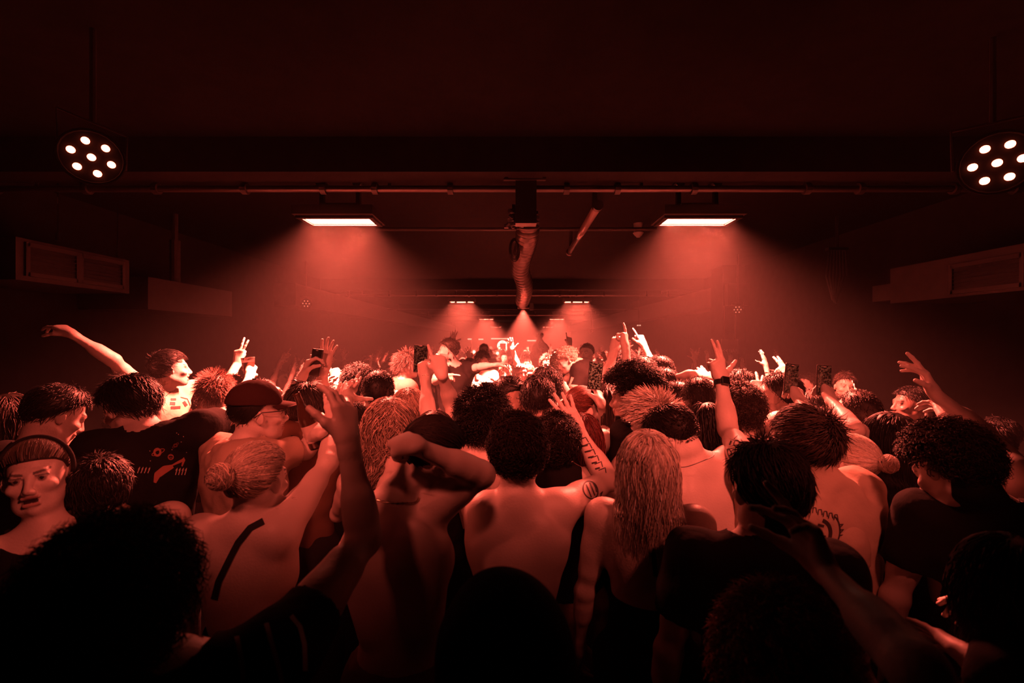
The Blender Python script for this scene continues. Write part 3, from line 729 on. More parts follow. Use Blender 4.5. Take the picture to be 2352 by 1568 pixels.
    if beard: 
        bd = (y > -.01) & (z < -.03) & (z > -.125) & ~lips & ((x > .028) | (z < -.072) | ((z > -.052) & (z < -.04))) & (np.linalg.norm(q3, axis=1) < .15)
        col[bd] *= (1 - beard)
    ob = mesh_obj('body', Vx, Fx, M['skin'], root, col); P.body = ob; P.V = Vx; P.F = Fx
    # ---- clothes
    P.shirt = None
    if shirt: P.shirt = make_shirt(P, shirt, vb)
    if legs and trousers is not None:
        lp = [p for p in T if p.t == 'LEG'] + [Pr(Pv, Pv, .1 * s, k=.07, F=pR, sc=np.array((hipw / (.1 * s) + heavy * 4, 1.05 + heavy * 4, 1.15)))]
        for hip, knee, foot in P.legs:
            lp.append(Pr(hip, foot + UP * .1, .075 * s, .068 * s, k=.05))
            lp.append(Pr(foot - UP * .0, foot + bF * .13, .045, .035, k=.02))
        top = Pv[2] + .055 * s
        z0 = floor + .01
        def post(d, Q): return np.maximum(np.maximum(d - .014 - .005 * wob(Q, 38, Pv[0] * 9), Q[..., 2] - top), z0 - Q[..., 2])
        l2, h2 = bounds(lp); h2[2] = min(h2[2], top + .05); l2[2] = floor - .04
        v, f = polygonize(Field(lp, post=post), l2, h2, max(.016, vb * 1.6))
        mesh_obj('trousers', v, f, M['cloth'], root, trousers)
    if hair: make_hair(P, hair, HAIRC[hc] if isinstance(hc, str) else hc, D, **(hairp or {}))
    return P
def make_shirt(P, sp, vb):
    """sp = dict(kind, col, sleeve, thick, low, neck, fold)"""
    k = sp.get('kind', 'tee'); col = sp.get('col', (.03, .025, .025)); s = P.s
    low = sp.get('low', .08); sleeve = sp.get('sleeve', .6 if k == 'tee' else 0); th = sp.get('thick', .009 if k != 'hoodie' else .02)
    pr = [p for p in P.T if p.t == 'T']
    ends = []
    if k in ('tee', 'hoodie'):
        for g, a in zip((1, 2), [P.arm.get('L'), P.arm.get('R')]):
            if a is None: continue
            e = a['S'] + a['ud'] * .285 * s * min(sleeve, 1.0)
            pr.append(Pr(a['S'] - a['ud'] * .012 * s, e, .066 * a['m'], .058 * a['m'], k=.04)); ends.append((e, a['ud'], a['S']))
            if sleeve > 1:
                e2 = a['E'] + a['fd'] * .25 * s * (sleeve - 1); pr.append(Pr(a['E'], e2, .047 * a['m'], .038 * a['m'], k=.04)); ends[-1] = (e2, a['fd'], a['E'])
    loose = sp.get('loose', .012)
    if loose: pr.append(Pr(P.Ch - P.bU * .02, P.Pv, .13 * s, .125 * s, k=.05, F=np.stack([P.bR, P.bF, P.bU]), sc=(1.08, .78, 1)))
    N, bU, bR, bF, Pv, Ch, C = [x.astype(np.float32) for x in (P.N, P.bU, P.bR, P.bF, P.Pv, P.Ch, P.C)]
    nr = sp.get('neck', .078) * s; seed = float(C[0] * 7 + C[1] * 3); fa = sp.get('fold', .006)
    hF = P.hF.astype(np.float32)
    def post(d, Q):
        d = d - th - fa * wob(Q, 26, seed) - fa * .5 * wob(Q, 61, seed)
        q = Q - N; u = q @ bU; x = q @ bR; y = q @ bF
        d = np.maximum(d, -((Q - Pv) @ bU) - low * s)
        # neck opening
        rr = np.sqrt((x) ** 2 + (y - .02) ** 2)
        d = np.maximum(d, np.where(u > -.07 * s, nr - rr - np.maximum(0, -u) * .9, -1))
        d = np.maximum(d, u - .12 * s)
        if k in ('tank', 'halter', 'crop', 'strapless', 'band'):
            ax = np.abs(x); lim = sp.get('strap', .095) * s; top = sp.get('top', -.2) * s
            if k == 'tank': d = np.maximum(d, np.where(u > top, ax - lim - .25 * np.maximum(0, -u - .1), -1)); d = np.maximum(d, np.where(u > top, -(ax - .035 - .02) if sp.get('two') else -1, -1))
            else: d = np.maximum(d, u - top)
            if k in ('crop', 'band'): d = np.maximum(d, sp.get('bot', -.3) * s - u)
        for e, dr, S in ends:
            along = (Q - e.astype(np.float32)) @ dr.astype(np.float32)
            rad = np.linalg.norm((Q - e.astype(np.float32)) - along[..., None] * dr.astype(np.float32), axis=-1)
            d = np.maximum(d, np.where(rad < .1, np.minimum(along, .05), -1))
        return d
    lo, hi = bounds(pr, .05); lo[2] = max(lo[2], Pv[2] - .25)
    v, f = polygonize(Field(pr, post=post), lo, hi, max(.0065, vb * .95))
    if len(f) == 0: return None
    return mesh_obj(sp.get('name', {'tee': 't_shirt', 'hoodie': 'hoodie', 'tank': 'tank_top'}.get(k, 'top')), v, f, M['cloth'], P.root, col)
# ------------------------------------------------------------------ hair
def strands_mesh(paths, rad, sides=3):
    """paths (n,m,3); rad (n,) root radius"""
    n, m, _ = paths.shape; tg = np.gradient(paths, axis=1); tg /= np.linalg.norm(tg, axis=2, keepdims=True) + 1e-9
    ref = np.array([.31, .22, .92]); u = np.cross(tg, ref); u /= np.linalg.norm(u, axis=2, keepdims=True) + 1e-9; w = np.cross(tg, u)
    tp = (1 - .8 * np.linspace(0, 1, m) ** 2)[None, :, None] * rad[:, None, None]
    ring = [paths + tp * (math.cos(a) * u + math.sin(a) * w) for a in np.arange(sides) * 2 * math.pi / sides]
    V = np.stack(ring, 2).reshape(-1, 3)
    i = np.arange(n)[:, None, None]; j = np.arange(m - 1)[None, :, None]; k = np.arange(sides)[None, None, :]; k2 = (k + 1) % sides
    b = lambda jj, kk: (i * m + jj) * sides + kk
    F = np.stack([b(j, k), b(j, k2), b(j + 1, k2), b(j + 1, k)], -1).reshape(-1, 4)
    return V, F
SE = np.array([.081, .1, .094]); SO = np.array([0, -.012, .034])
def HL(y): return np.interp(y, [-1, -.45, -.1, .15, .35, .6, .85, 1], [-.72, -.72, -.3, -.02, .22, .38, .47, .50])
def make_hair(P, style, col, D, n=None, L=None, thick=None, comb=(0, -.3, 0), curl=None, wave=.006, tie=(0, -.9, .3), tail=None, seed=1, part=None, fade=False, rad=None, lift=None, bunr=.036, ga=1.0, hl=0.0):
    rng = np.random.RandomState(int(abs(P.C[0] * 131 + P.C[1] * 977)) + seed); hs = P.hs
    R3 = np.stack([P.hR, P.hF, P.hU]); tow = lambda q: P.C + (q * hs) @ R3
    df = dict(short=(1100, .035, .007), crop=(700, .014, .003), buzz=(0, .004, .0015), curly=(1300, .042, .014), afro=(2200, .06, .045), long=(1500, .36, .007),
              bun=(2200, .1, .006), pony=(1900, .1, .006), slick=(2000, .12, .006), bob=(1400, .2, .009), spiky=(1100, .05, .008))[style]
    n = df[0] if n is None else n; L = df[1] if L is None else L; th = df[2] if thick is None else thick
    dens = 1.0 if D < 3 else max(.2, 3.0 / D); n = int(n * dens)
    curl = {'curly': .008, 'afro': .009}.get(style, 0) if curl is None else curl
    lift = {'short': .22, 'crop': .6, 'curly': .9, 'afro': 1.6, 'spiky': 1.1}.get(style, .15) if lift is None else lift
    # scalp volume
    hairline = lambda y: HL(y) - hl * (y > 0)
    c = P.C + P.hR * SO[0] * hs + P.hF * SO[1] * hs + P.hU * SO[2] * hs
    pr = [Pr(c, c, SE[0] * hs, F=R3, sc=SE / SE[0])]
    cc = c.astype(np.float32); Rf = R3.astype(np.float32); SEf = (SE * hs).astype(np.float32)
    nz = .35 if style in ('curly', 'afro') else .2
    topth = 1.0
    def post(d, Q):
        q = ((Q - cc) @ Rf.T) / SEf; r = np.linalg.norm(q, axis=-1) + 1e-6; u = q / r[..., None]
        t = th * (1 + nz * wob(Q, 95 / (1 + th * 12), seed)) 
        if fade: t = t * np.clip((u[..., 2] + .15) / .5, .18, 1)
        t = t * np.clip((u[..., 2] - hairline(u[..., 1])) / .28, .12, 1)
        t = t * (.55 if style in ('bun', 'pony', 'slick') else .72)
        d = d - t
        return np.maximum(d, (hairline(u[..., 1]) - u[..., 2]) * .085 * hs)
    e = SE[1] * hs + th + .02
    vv = max(.0042, .0026 * D) if th > .006 else max(.0035, .0022 * D)
    V, Fc = polygonize(Field(pr, post=post), c - e, c + e, vv)
    bcol = np.tile(np.array(col, np.float32) * .45, (len(V), 1))
    VV = [V]; FF = [Fc]; CC = [bcol]; nv = len(V)
    def put(paths, r, cf):
        nonlocal nv
        v, f = strands_mesh(paths, r); VV.append(v); FF.append(f + nv); nv += len(v)
        CC.append(np.repeat(cf, paths.shape[1] * 3, axis=0))
    def cols(k):
        b = np.exp(rng.normal(-.08, .45, (k, 1))); return np.minimum(np.array(col) * np.clip(b, .3, 2.2), .85)
    if n > 0:
        d = rng.normal(size=(n * 3, 3)); d /= np.linalg.norm(d, axis=1, keepdims=True)
        d = d[d[:, 2] > hairline(d[:, 1]) + (.0)][:n]; k = len(d)
        p = SO + d * SE * (1 + th * .55 / .09); nor = d / SE; nor /= np.linalg.norm(nor, axis=1, keepdims=True)
        m = {'long': 14, 'bob': 10, 'curly': 9, 'afro': 9}.get(style, 6)
        if curl and m < 9: m = 9
        ln = L * rng.uniform(.65, 1.1, k)
        if fade: ln = ln * np.clip((d[:, 2] + .15) / .5, .15, 1)
        gl = np.array([P.hR[2], P.hF[2], P.hU[2]]) * -1     # gravity in head coordinates
        crown = np.array([0, -.3, .95]); away = d - crown; away -= nor * (away * nor).sum(1)[:, None]; away /= np.linalg.norm(away, axis=1, keepdims=True) + 1e-6
        cb = np.array(comb, float); cbt = cb - nor * (nor @ cb)[:, None]
        v = nor * lift + away * .6 + cbt + rng.normal(0, .13 if lift < .5 else .22, (k, 3)); v /= np.linalg.norm(v, axis=1, keepdims=True)
        path = [p.copy()]; ph = rng.uniform(0, 6.28, k); step = (ln / (m - 1))[:, None]
        tieu = nrm(tie); T0 = SO + tieu * SE
        for j in range(1, m):
            if style in ('bun', 'pony', 'slick'):
                to = T0 - p; dist = np.linalg.norm(to, axis=1, keepdims=True); 
                p = p + to * (1.0 / (m - j))
                u = (p - SO) / SE; r = np.linalg.norm(u, axis=1, keepdims=True); p = SO + u / r * SE * (1.02 + th * .9 / .09 + .01 * rng.rand(k, 1))
            else:
                if style in ('long', 'bob'): v = v * .62 + gl * .5 * ga + rng.normal(0, .05, (k, 3))
                elif style in ('short', 'crop', 'spiky'): v = v + cbt * .25 - nor * .12 * (lift < 1) + rng.normal(0, .08, (k, 3))
                v /= np.linalg.norm(v, axis=1, keepdims=True)
                p = p + v * step
                u = (p - SO) / SE; r = np.linalg.norm(u, axis=1, keepdims=True); lim = 1.03 + th * .8 / .09
                p = np.where(r < lim, SO + u / r * SE * lim, p)
                if style in ('long', 'bob'):   # lie on the neck, shoulders and back
                    q = P.C + (p * hs) @ R3; rel = q - P.N; uu = rel @ P.bU; xx = rel @ P.bR; yy = rel @ P.bF
                    low = uu < .02; need = -(.075 + .03 * rng.rand(k)) * P.s
                    front = yy > .03
                    y2 = np.where(low & ~front, np.minimum(yy, need), np.where(low & front, np.maximum(yy, .1 * P.s), yy))
                    q = q + P.bF * (y2 - yy)[:, None]
                    p = ((q - P.C) @ R3.T) / hs
                    wv = wave * np.sin(ph + j * .9); p = p + np.outer(wv, [1, .3, 0])
            path.append(p.copy())
        path = np.stack(path, 1)
        if curl:
            t = np.linspace(0, 1, m)[None, :]; turns = 2.2 if style == 'afro' else 1.7
            a1 = np.cross(nor, [.3, .5, .8]); a1 /= np.linalg.norm(a1, axis=1, keepdims=True); a2 = np.cross(nor, a1)
            an = ph[:, None] + t * turns * 6.28; rc = curl * np.minimum(1, t * 4)
            path = path + (np.cos(an) * rc)[..., None] * a1[:, None] + (np.sin(an) * rc)[..., None] * a2[:, None]
        r0 = (rad or {'long': .0019, 'bob': .0019, 'bun': .0016, 'pony': .0016, 'slick': .0016, 'curly': .0022, 'afro': .0020}.get(style, .0016)) * (1 if D < 3 else min(2.5, D / 3))
        put(tow(path.reshape(-1, 3)).reshape(path.shape), np.full(k, r0) * rng.uniform(.7, 1.2, k) * hs, cols(k))
        if style == 'bun':
            bc = SO + tieu * (SE + bunr * .8); kk = int(380 * dens); ax = rng.normal(size=(kk, 3)) * .35 + tieu; ax /= np.linalg.norm(ax, axis=1, keepdims=True)
            e1 = np.cross(ax, [0.2, .1, 1]); e1 /= np.linalg.norm(e1, axis=1, keepdims=True); e2 = np.cross(ax, e1)
            lat = rng.uniform(-1, 1, kk); t0 = rng.uniform(0, 6.28, kk); t = np.linspace(0, 3.6, 9)[None] + t0[:, None]
            rr = (bunr * rng.uniform(.8, 1.08, kk) * np.sqrt(np.maximum(.08, 1 - lat ** 2)))[:, None, None]
            pt = bc + ax[:, None] * (lat * bunr)[:, None, None] + rr * (np.cos(t)[..., None] * e1[:, None] + np.sin(t)[..., None] * e2[:, None])
            put(tow(pt.reshape(-1, 3)).reshape(pt.shape), np.full(kk, .0024) * hs, cols(kk))
        if style == 'pony':
            TL = tail or .26; kk = int(420 * dens); mm = 11; p = T0 + tieu * .012 + rng.normal(0, .008, (kk, 3)); v = np.tile(tieu, (kk, 1)) * 1.0 + rng.normal(0, .12, (kk, 3)) + .4 * np.array([0, 0, 1])
            pt = [p.copy()]; ln = TL * rng.uniform(.6, 1.05, kk)
            for j in range(1, mm):
                v = v * .6 + gl * .62 + rng.normal(0, .05, (kk, 3)); v /= np.linalg.norm(v, axis=1, keepdims=True); p = p + v * (ln / (mm - 1))[:, None]; pt.append(p.copy())
            pt = np.stack(pt, 1); put(tow(pt.reshape(-1, 3)).reshape(pt.shape), np.full(kk, .0024) * hs, cols(kk))
    V = np.vstack(VV); Fx = np.vstack(FF); CC = np.vstack([np.broadcast_to(c, (len(v), 3)) if len(c) != len(v) else c for c, v in zip(CC, VV)])
    P.hair = mesh_obj('hair', V, Fx, M['hair'], P.root, CC); return P.hair
# ------------------------------------------------------------------ things worn (children) and held (their own things)
def ring_on(P, c, axis, r, tube, mat, name, seg=30, squash=1.0, side=None, n=6):
    ax = nrm(axis); u = nrm(np.cross(ax, side if side is not None else (0.2, .3, .9))); v = np.cross(ax, u)
    pts = [c + u * r * math.cos(a) + v * r * squash * math.sin(a) for a in np.linspace(0, 2 * math.pi, seg + 1)[:-1]]
    return MB().tube(pts, tube, n=n, closed=True).build(name, mat, P.root, True)
def wristband(P, arm, mat, name='bracelet', tube=.003, back=.02, r=.028):
    a = P.arm[arm]; rr = r * a['m'] * 1.02; return ring_on(P, a['W'] - a['fd'] * back, a['fd'], rr * 1.12, tube, mat, name, squash=.86, side=a['pn'])
def watch(P, arm, smart=True):
    a = P.arm[arm]; c = a['W'] - a['fd'] * .022; m = a['m']; fd = a['fd']; pn = nrm(a['pn'] - fd * np.dot(a['pn'], fd)); t = np.cross(fd, pn)
    V = []; f = []; K = 28
    for i in range(K):
        an = 2 * math.pi * i / K; rr = V3(math.cos(an) * .0345 * m, math.sin(an) * .0275 * m, 0); nn = nrm(V3(math.cos(an), math.sin(an) * 1.2, 0))
        for du, dr in ((-.012, 0), (.012, 0), (.012, .003), (-.012, .003)): V.append(c + t * (rr[0] + nn[0] * dr) + pn * (rr[1] + nn[1] * dr) + fd * du)
    for i in range(K):
        j = (i + 1) % K
        for k in range(4): f.append((i * 4 + k, i * 4 + (k + 1) % 4, j * 4 + (k + 1) % 4, j * 4 + k))
    w = MB().add(V, f).build('watch', M['black'], P.root, False)
    R = np.stack([t, fd, pn], 1); q = c - pn * .035 * m
    b = MB(); b.box(q, (.036, .042, .010), R); o = b.build('watch_case', M['metal'], P.root); b2 = MB(); b2.box(q - pn * .0056, (.031, .037, .002), R); s = b2.build('watch_face', M['gloss'], P.root)
    bv = o.modifiers.new('b', 'BEVEL'); bv.width = .006; bv.segments = 3
    return w
def hpt(P, x, y, z): return P.C + (P.hR * x + P.hF * y + P.hU * z) * P.hs
def glasses(P, kind='sun', up=0.0, col=None):
    """up lifts them onto the hair"""
    dz, dy = (.0, 0) if not up else (.085, -.035); z0 = .010 + dz; y0 = .104 + dy; mat = M['gloss'] if kind != 'clear' else M['glass']; fr = M['black'] if col is None else col
    f = MB()
    if kind == 'wrap':
        V = []; F_ = []; K = 22
        for i in range(K):
            a = math.radians(-72 + 144 * i / (K - 1)); x = .083 * math.sin(a); y = .012 + .098 * math.cos(a); h = .016 + .004 * math.cos(a * 3)
            for dz_, dr in ((-h, 0), (h * .8, 0), (h * .8, .004), (-h, .004)): V.append(hpt(P, x * (1 + dr * 8), y + dr, z0 + dz_))
        for i in range(K - 1):
            for k in range(4): F_.append((i * 4 + k, i * 4 + (k + 1) % 4, (i + 1) * 4 + (k + 1) % 4, (i + 1) * 4 + k))
        o = MB().add(V, F_).build('sunglasses', mat, P.root, True)
    else:
        for sx in (-1, 1):
            ring = [hpt(P, sx * .033 + .023 * math.cos(a), y0 - .006 * (math.cos(a) * sx > .4), z0 + .018 * math.sin(a)) for a in np.linspace(0, 2 * math.pi, 21)[:-1]]
            f.tube(ring, .0018, n=5, closed=True)
            lens = MB(); c = hpt(P, sx * .033, y0, z0); n = len(ring); lens.add(ring + [r - P.hF * .002 for r in ring], [tuple(range(n)), tuple(range(2 * n - 1, n - 1, -1))])
            lens.build('lens', mat, P.root)
        f.tube([hpt(P, -.011, y0 + .004, z0 + .006), hpt(P, .011, y0 + .004, z0 + .006)], .0018, n=5)
        o = f.build('sunglasses' if kind == 'sun' else 'glasses', fr, P.root, True)
    for sx in (-1, 1):
        t = MB(); t.tube([hpt(P, sx * .057, y0 - .004, z0 + .006), hpt(P, sx * .083, y0 - .04, z0 + .008), hpt(P, sx * .087, .0 + dy, z0 + .008), hpt(P, sx * .085, -.03 + dy, z0 - .012)], .0022, n=5); t.build('temple', fr, P.root, True)
    return o
def cap(P, col=(.10, .05, .04), back=False, brim=True):
    R3 = np.stack([P.hR, P.hF * (-1 if back else 1), P.hU]); A = lambda x, y, z: P.C + (R3[0] * x + R3[1] * y + R3[2] * z) * P.hs
    c = A(0, -.014, .05); hs = P.hs; dome = Pr(c, c, .092 * hs, F=R3, sc=(1, 1.2, 1.12), k=.01); b = A(0, .118, .058); z0 = A(0, 0, .045)
    zf = z0.astype(np.float32); U = R3[2].astype(np.float32); F_ = R3[1].astype(np.float32); X = R3[0].astype(np.float32); cf = c.astype(np.float32)
    def post(d, Q):
        q = Q - zf; u = q @ U + (q @ F_) * .05; y = q @ F_; x = q @ X
        s_ = .0012 * np.abs(np.sin(np.arctan2(x, y) * 3)) ; d = d + .0015 - s_
        d = np.maximum(d, -u + .004)
        return np.maximum(d, -(d + .012)) 
    v, f = polygonize(Field([dome], post=post), c - .14, c + .14, max(.0035, .002 * P.C[1]))
    mesh_obj('cap', v, f, M['cloth'], P.root, col)
    if brim:
        V = []; F2 = []; n = 17; m = 7
        for top in (0, 1):
            for i in range(n):
                a = math.radians(-62 + 124 * i / (n - 1))
                for j in range(m):
                    t = j / (m - 1); rx, ry = .085 + .0 * t, .10 + .075 * t * (math.cos(a) ** .6 if math.cos(a) > 0 else 0)
                    x = rx * math.sin(a) * (1 - .05 * t); y = ry * math.cos(a) - .006; V.append(A(x, y, .052 - .018 * t - 2.6 * x * x + (.003 if top else 0)))
        for i in range(n - 1):
            for j in range(m - 1):
                a = i * m + j; q = (a, a + 1, a + m + 1, a + m); F2.append(q[::-1]); F2.append(tuple(k + n * m for k in q))
        for i in range(n - 1): F2.append((i * m + m - 1, n * m + i * m + m - 1, n * m + (i + 1) * m + m - 1, (i + 1) * m + m - 1))
        o = mesh_obj('brim', V, F2, M['cloth'], P.root, col)
    MB().cyl(A(0, -.014, .15), A(0, -.014, .156), .008 * hs, n=10).build('cap_button', M['blackcloth'], P.root)
def necklace(P, mat=None, beads=True, r=.004, drop=.0):
    mat = mat or M['gold']; pts = []; bvh = P.bvh(); c0 = P.N + P.bU * (.022 - drop)
    for a in np.linspace(0, 2 * math.pi, 73)[:-1]:
        p = c0 + (P.bR * .078 * math.sin(a) - P.bF * .072 * math.cos(a)) * P.s - P.bU * .05 * (1 - math.cos(a)) * .5
        h = bvh.find_nearest(Vector(p)); q = np.array(h[0]); n_ = np.array(h[1])
        if n_[2] < -.2: continue
        pts.append(q + n_ * r * .7)
    pts = np.array(pts)
    for _ in range(3): pts = (np.roll(pts, 1, 0) + pts * 2 + np.roll(pts, -1, 0)) / 4
    return MB().tube(pts, np.array([r * (1 if (i % 2 or not beads) else .55) for i in range(len(pts))]), n=6, closed=True).build('necklace', mat, P.root, True)
def _bvh(self, which='body'):
    o = getattr(self, which); me = o.data; n = len(me.vertices); co = np.zeros(n * 3, np.float32); me.vertices.foreach_get('co', co)
    co = co.reshape(-1, 3) + np.array(self.root.location[:], np.float32); m = len(me.polygons); li = np.zeros(m * 4, np.int32); me.loops.foreach_get('vertex_index', li)
    return BVHTree.FromPolygons(co.tolist(), li.reshape(-1, 4).tolist())
Person.bvh = _bvh
def on_surface(bvh, px, py, off=.0015):
    d = nrm(W(px, py, 1.0) - V3(0, 0, CAMZ)); h = bvh.ray_cast(Vector((0, 0, CAMZ)), Vector(d), 12)
    return None if h[0] is None else np.array(h[0]) + np.array(h[1]) * off
def stroke(P, pts, w, mat, name='print', which='shirt', off=.002, bvh=None, step=4.0, closed=False):
    """a printed or inked line lying on the cloth or skin: pts in pixels, width in pixels"""
    bvh = bvh or P.bvh(which); pts = [np.array(p, float) for p in pts]
    if closed: pts.append(pts[0])
    L = []; 
    for a, b in zip(pts[:-1], pts[1:]):
        k = max(1, int(np.linalg.norm(b - a) / step)); L += [a + (b - a) * i / k for i in range(k)]
    L.append(pts[-1]); L = np.array(L); t = np.gradient(L, axis=0); t /= np.linalg.norm(t, axis=1, keepdims=True) + 1e-9; nn = np.stack([-t[:, 1], t[:, 0]], 1)
    ww = np.interp(np.linspace(0, 1, len(L)), np.linspace(0, 1, len(w)), w) if hasattr(w, '__len__') else np.full(len(L), w)
    V = []; F = []; prev = None
    for i in range(len(L)):
        a = on_surface(bvh, *(L[i] + nn[i] * ww[i] / 2), off); b = on_surface(bvh, *(L[i] - nn[i] * ww[i] / 2), off)
        if a is None or b is None: prev = None; continue
        V += [a, b]; k = len(V) - 2
        if prev is not None and np.linalg.norm(V[prev] - a) < .12: F.append((prev, prev + 1, k + 1, k))
        prev = k
    if not F: return None
    return mesh_obj(name, V, F, mat, P.root)
def multi_stroke(P, lst, mat, name='print', which='shirt', off=.002):
    bvh = P.bvh(which); V = []; F = []; n = 0
    for pts, w in lst:
        o = stroke(P, pts, w, mat, name, which, off, bvh, step=3.0)
        if o is None: continue
        me = o.data; org = np.array(P.root.location[:]); vv = np.array([v.co[:] for v in me.vertices]) + org; V.append(vv); F += [tuple(i + n for i in p.vertices) for p in me.polygons]; n += len(vv)
        bpy.data.objects.remove(o); bpy.data.meshes.remove(me)
    if V: return mesh_obj(name, np.vstack(V), F, mat, P.root)
def ell(cx, cy, rx, ry, k=20, a0=0, a1=360, rot=0):
    out = []
    for a in np.linspace(math.radians(a0), math.radians(a1), k):
        x, y = rx * math.cos(a), ry * math.sin(a); r = math.radians(rot); out.append((cx + x * math.cos(r) - y * math.sin(r), cy + x * math.sin(r) + y * math.cos(r)))
    return out
GLY = {'A': ['02 24 42', '11 31'.replace('11', '12').replace('31', '32')], }
FONT5 = dict(A='00,10,24,30x', )
def phone(c, up, back, label, lit=None, w=.073, h=.150, cat='phone', cam_side=False):
    """c centre, up the long axis, back the direction the screen faces"""
    up = nrm(up); sc = nrm(back - up * np.dot(back, up)); rt = np.cross(up, sc); R = np.stack([rt, up, -sc], 1)
    r = empty('phone', tuple(c)); tag(r, label, cat, 'phones held up in the crowd')
    o = MB().box(c, (w, h, .009), R).build('case', M['metal'], r); bv = o.modifiers.new('b', 'BEVEL'); bv.width = .008; bv.segments = 3; bv.limit_method = 'ANGLE'
    mat = M['screen'] if lit is None else lit
    MB().box(c + sc * .0052, (w * .9, h * .93, .0012), R).build('screen', mat, r)
    b = MB()
    for i, (dx, dy) in enumerate(((.26, .38), (.26, .27), (.10, .33))): b.cyl(c + rt * w * dx + up * h * dy - sc * .0045, c + rt * w * dx + up * h * dy - sc * .0075, .0065, n=12)
    b.build('camera_bump', M['gloss'], r)
    MB().box(c + sc * .0062 + up * h * .44, (w * .2, .0035, .0006), R).build('speaker_slot', M['white'], r)
    return r
def scene_screen(name, st):
    """a dim live picture on a phone screen: soft glow low in the frame"""
    m = pmat(name, (.01, .01, .01), .15); nt = m.node_tree; b = nt.nodes['Principled BSDF']
    tc = nt.nodes.new('ShaderNodeTexCoord'); nz = nt.nodes.new('ShaderNodeTexNoise'); nz.inputs['Scale'].default_value = 110; nz.inputs['Detail'].default_value = 3
    nt.links.new(tc.outputs['Object'], nz.inputs['Vector']); rp = nt.nodes.new('ShaderNodeValToRGB')
    rp.color_ramp.elements[1].position = .72; rp.color_ramp.elements[1].color = (.9, .16, .08, 1); rp.color_ramp.elements[0].position = .45; rp.color_ramp.elements[0].color = (.012, .002, .001, 1)
    nt.links.new(nz.outputs['Fac'], rp.inputs['Fac']); nt.links.new(rp.outputs[0], b.inputs['Emission Color']); b.inputs['Emission Strength'].default_value = st; return m
M['live'] = scene_screen('live_screen', .2); M['live2'] = scene_screen('bright_live_screen', .8)
def lathe(prof, c, up, n=20):
    up = nrm(up); u = nrm(np.cross(up, (0.3, .9, .1))); v = np.cross(up, u); V = []; F = []
    for r, h in prof: V += [c + up * h + (u * math.cos(a) + v * math.sin(a)) * r for a in np.linspace(0, 2 * math.pi, n + 1)[:-1]]
    for i in range(len(prof) - 1):
        for k in range(n): F.append((i * n + k, i * n + (k + 1) % n, (i + 1) * n + (k + 1) % n, (i + 1) * n + k))
    return V, F
def bottle(c, up, label):
    r = empty('bottle', tuple(c)); tag(r, label, 'bottle'); m = pmat('bottle_glass', (.06, .03, .02), .08, coat=.5)
    V, F = lathe([(0, -.10), (.029, -.10), (.031, -.09), (.031, .02), (.026, .045), (.014, .08), (.0125, .12), (.0145, .122), (.0145, .132), (.010, .134)], c, up); mesh_obj('glass_body', V, F, m, r)
    V, F = lathe([(.0315, -.07), (.0316, 0.0)], c, up); mesh_obj('paper_label', V, F, M['print_pale'], r); return r
def cup(c, up, label, h=.11, r0=.033, r1=.043):
    r = empty('drinking_cup', tuple(c)); tag(r, label, 'cup', 'cups held up in the crowd')
    V, F = lathe([(0, 0), (r0, 0), (r1, h), (r1 + .002, h), (r1 - .001, h - .003), (r0 - .002, .004), (0, .004)], c, up); mesh_obj('cup_wall', V, F, M['glass'], r)
    V, F = lathe([(0, h * .7), (r0 + (r1 - r0) * .68, h * .7), (r0, .006)], c, up); mesh_obj('drink', V, F, pmat('drink', (.25, .1, .06), .1), r); return r
def head_band(P, mat=None):
    pts = [hpt(P, .096 * math.sin(a), .014 - .012 * math.cos(a), .028 + .114 * math.cos(a)) for a in np.radians(np.linspace(-105, 105, 31))]
    return MB().tube(pts, .007, n=8).build('headband', mat or M['blackcloth'], P.root, True)
def hoop(P, side, r=.022):
    c = hpt(P, side * .084, -.006, -.036 - r); ax = P.hF
    pts = [c + (P.hU * math.cos(a) + P.hR * math.sin(a) * .5 + P.hF * math.sin(a) * .85) * r for a in np.linspace(0, 2 * math.pi, 21)[:-1]]
    return MB().tube(pts, .0016, n=5, closed=True).build('earring', M['gold'], P.root, True)

def hood(P, col=(.012, .01, .01)):
    R3 = np.stack([P.hR, P.hF, P.hU]); c = hpt(P, 0, -.02, .03); c2 = hpt(P, 0, -.035, -.07); z = hpt(P, 0, .075, 0).astype(np.float32); F_ = P.hF.astype(np.float32)
    pr = [Pr(c, c, .118, F=R3, sc=(1, 1.12, 1.1), k=.04), Pr(c2, P.N + P.bU * .0 - P.bF * .02, .115, .15, F=np.stack([P.bR, P.bF, P.bU]), sc=(1, .85, 1), k=.08)]
    def post(d, Q): return np.maximum(d - .006 * wob(Q, 22, 2.0), (Q - z) @ F_)
    lo, hi = bounds(pr, .04); v, f = polygonize(Field(pr, post=post), lo, hi, .006); return mesh_obj('hood', v, f, M['cloth'], P.root, col)
